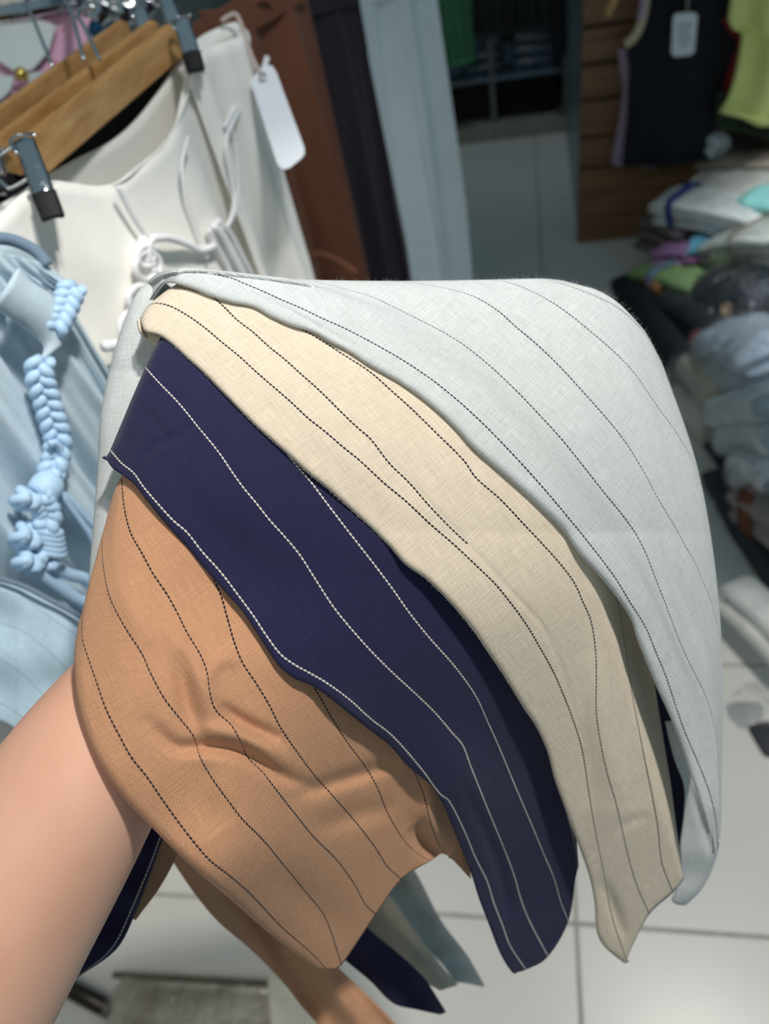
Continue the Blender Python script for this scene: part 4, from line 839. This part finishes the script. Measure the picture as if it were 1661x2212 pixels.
Kp = [
 (1440, 720, 2.20, .17, .60, .16, 14, -4, 0, DKN, 'long navy cloth bundle lying on the floor at the foot of the pile', None, False, 2),
 (1422, 612, 2.28, .10, .16, .07, 20, -14, 10, ORG, 'small orange brown bundle low on the left of the pile', None, False, 2),
 (1475, 735, 2.14, .07, .42, .06, 16, -20, -10, BG, 'long beige folded edge slanting down the left of the pile', None, False, 2),
 (1468, 600, 2.22, .15, .30, .07, 32, -16, 0, GRN, 'pale green bundle tied with a pale blue band', (.10, .03, (122, 146, 168)), False, 2),
 (1462, 500, 2.34, .16, .22, .10, 25, -12, 0, (112, 98, 100), 'mauve grey bundle under the white band tied pack', None, False, 3),
 (1492, 538, 2.24, .14, .20, .05, 50, -12, 0, PUR, 'purple folded piece in the middle of the pile', None, False, 2),
 (1542, 545, 2.18, .14, .16, .04, 70, -6, 0, (130, 84, 124), 'plum folded piece below the sky blue one', None, False, 2),
 (1548, 522, 2.16, .10, .16, .03, 72, -4, 0, (104, 170, 196), 'sky blue folded edge in the middle of the pile', None, False, 2),
 (1590, 600, 2.06, .10, .26, .05, 12, -26, 10, (206, 196, 168), 'cream folded strip standing beside the slate one', None, True, 2),
 (1614, 585, 2.04, .07, .28, .05, 10, -24, 10, (96, 116, 146), 'slate blue folded strip in the pile', None, True, 2),
 (1548, 455, 2.16, .115, .38, .075, 40, -10, -8, W_, 'white folded pack tied with a royal blue band', (.30, .022, (44, 52, 140)), True, 4),
 (1540, 310, 2.30, .055, .07, .055, 30, 0, 0, (208, 218, 222), 'tiny white roll at the top left of the pile', None, False, 2),
 (1612, 412, 2.20, .13, .36, .07, 42, -12, -10, (220, 218, 210), 'white and beige pack above the band tied pack', None, True, 4),
 (1626, 350, 2.28, .08, .34, .05, 42, -12, -10, (196, 180, 164), 'beige pink folded edge near the top of the pile', None, True, 2),
 (1640, 300, 2.38, .26, .30, .08, 40, -6, 0, (58, 60, 52), 'dark olive bag on top of the pile', None, True, 2),
 (1655, 440, 2.06, .12, .18, .06, 35, -14, -10, (150, 214, 208), 'aqua folded piece at the right edge', None, False, 2),
 (1640, 520, 2.02, .16, .34, .09, 22, -30, -10, (222, 224, 214), 'large white pack with a brown strap at the right edge', (-.02, .014, (128, 100, 78)), True, 3),
 (1540, 690, 2.08, .20, .34, .12, 18, -16, 0, (34, 38, 46), 'black bag of clothes in the middle of the pile', None, True, 2),
 (1600, 655, 1.98, .16, .22, .14, 30, -14, 0, (30, 33, 44), 'round black bundle with a tan sleeve above the crinkled bag', None, True, 2),
 (1576, 640, 1.96, .035, .14, .03, -14, -10, 0, (172, 146, 122), 'tan sleeve curling over the round black bundle', None, False, 2),
 (1532, 712, 1.98, .03, .12, .02, -38, -6, 0, (150, 40, 52), 'red strap lying over the black bag', None, False, 2),
 (1528, 762, 2.02, .05, .16, .05, 14, -36, 0, (206, 202, 194), 'white folded tip at the lower left of the pile', None, False, 2),
 (1548, 845, 1.98, .17, .20, .20, 20, 0, 0, (186, 180, 162), 'beige stuffed sack standing on the floor', None, True, 2),
 (1622, 765, 1.84, .18, .26, .14, 16, -22, -8, (190, 202, 214), 'crinkled clear bag with pale blue clothes', None, True, 2),
 (1640, 905, 1.74, .14, .30, .14, 10, -44, 0, (200, 210, 214), 'pale blue clothes bag standing upright on the right', None, True, 2),
 (1652, 1020, 1.68, .10, .14, .10, 20, -20, 0, (212, 216, 220), 'crinkled white clear bag below the upright one', None, True, 2),
 (1660, 1110, 1.66, .08, .20, .10, 20, -20, 0, (150, 140, 136), 'grey bundle with rust edge at the right border', (.1, .05, (112, 62, 40)), True, 2),
 (1610, 960, 1.92, .16, .40, .12, 18, -4, 0, (36, 42, 52), 'dark bundle on the floor behind the upright bag', None, False, 2),
 (1648, 1140, 1.76, .14, .36, .08, 14, 0, 0, (52, 60, 66), 'dark grey bundle flat on the floor at the right border', None, False, 2),
 (1652, 1345, 1.50, .07, .18, .07, 30, 0, 0, (226, 226, 222), 'white cloth roll on the floor at the right border', None, False, 2),
 (1650, 1392, 1.60, .08, .22, .05, 30, 0, 0, (52, 58, 64), 'dark cloth strip on the floor under the white roll', None, False, 2),  # dark piece put in as the shade under the roll
 (1640, 1555, 1.50, .10, .14, .05, 20, 0, 0, (170, 172, 172), 'small clear bag on the floor at the right border', None, True, 2),
 (1662, 1600, 1.46, .06, .08, .04, 20, 0, 0, (56, 58, 64), 'small dark bundle at the right border near the clear bag', None, False, 2),
]
for i, k in enumerate(Kp):
    pack(*k[:10], k[10], band=k[11], film=k[12], folds=k[13], seed=i*3)
# hidden lower layers that carry the pile
for i, (px, py, d, l, lab) in enumerate([(1600, 520, 2.45, .5, 'dark bundle buried under the back of the pile'), (1640, 640, 2.25, .5, 'dark bundle buried under the middle of the pile')]):
    p = Vector(on_z(px, 1, .1)); p = Vector(at(px, py, d)); hz = max(.1, p.z*.9)
    r = thing('packed_clothes', lab, 'clothes', (p.x, p.y, 0), 'folded clothes packed in clear bags')
    V, Fc = pack_mesh(.34, l, hz, 40+i, 5, 0); mesh('folded_cloth', [Vector((v[0]+p.x+.05, v[1]+p.y+.02, max(v[2], .004))) for v in V], Fc, cm((34, 38, 44)), r)
# ------------------------------------------------------------------ under the rack, lower left
rb = thing('clothes_rack', 'dark metal base bar of the rack on the floor at the lower left', 'rack', on_z(230, 2175, .02))
tube('base_bar', [on_z(60, 2085, .03), on_z(160, 2142, .03), on_z(320, 2225, .03)], .016, DARKMETAL, rb, 12, squash=.8)
tube('end_cap', [on_z(60, 2085, .03), on_z(52, 2080, .03)], .018, RUBBER, rb, 12)
t = NT('bagged_cloth'); o_ = t.obj(); t.l(t.ramp(t.noise(o_, 9, 3, .6), [(0.3, srgb(128, 118, 100)), (0.5, srgb(186, 176, 158)), (0.75, srgb(222, 214, 198))]), t.b.inputs['Base Color']); t.b.inputs['Roughness'].default_value = .35; t.b.inputs['Coat Weight'].default_value = .7; t.bump(t.noise(o_, 30, 3), .6, .01)
bgp = thing('bagged_bundle', 'beige cloth bundle in a creased clear bag on the floor at the bottom', 'bag', on_z(460, 2200, .0))
A = np.array(on_z(232, 2118, .05)); B = np.array(on_z(640, 2142, .05)); Lb = np.linalg.norm(B-A); mid = (A+B)/2; yaw = math.atan2(B[1]-A[1], B[0]-A[0])
V, Fc = pack_mesh(Lb, .30, .05, 77, 1, .0); Mx = Matrix.Translation((mid[0], mid[1]-.14, .003)) @ Matrix.Rotation(yaw, 4, 'Z')
mesh('bundle', [Mx @ Vector(v) for v in V], Fc, t.m, bgp)
V, Fc = pack_mesh(Lb*1.03, .32, .056, 78, 1, .0); mesh('clear_bag', [Mx @ Vector(v) for v in V], Fc, FILM, bgp)
for k in range(5): tube('fold', smooth_path([Mx @ Vector((-Lb*.4+Lb*.2*k+random.uniform(-.03, .03), y, .046+.006*math.sin(y*40+k))) for y in (-.10, -.03, .05, .12)], 16), [.003+.006*math.sin(3.14*i/15) for i in range(16)], t.m, bgp, 8)
tube('bag_seam', [Mx @ Vector((x, .153, .022)) for x in np.linspace(-Lb/2, Lb/2, 12)], .006, cm((112, 106, 88)), bgp, 6)
wb = thing('white_bag', 'pale knotted plastic bag end beside the bagged bundle at the bottom', 'bag', on_z(650, 2190, .0))
V, Fc = pack_mesh(.08, .13, .04, 81, 2, 0); p = on_z(640, 2190, .07); Mx = Matrix.Translation((p[0], p[1], .055)) @ Matrix.Rotation(.3, 4, 'Z'); mesh('bag', [Mx @ Vector(v) for v in V], Fc, cm((238, 232, 214)), wb)
tube('knot', smooth_path([Mx @ Vector(q) for q in [(-.02, .06, .05), (0, .07, .065), (.02, .06, .05), (0, .05, .055)]], 16), .006, cm((206, 204, 190)), wb, 8)
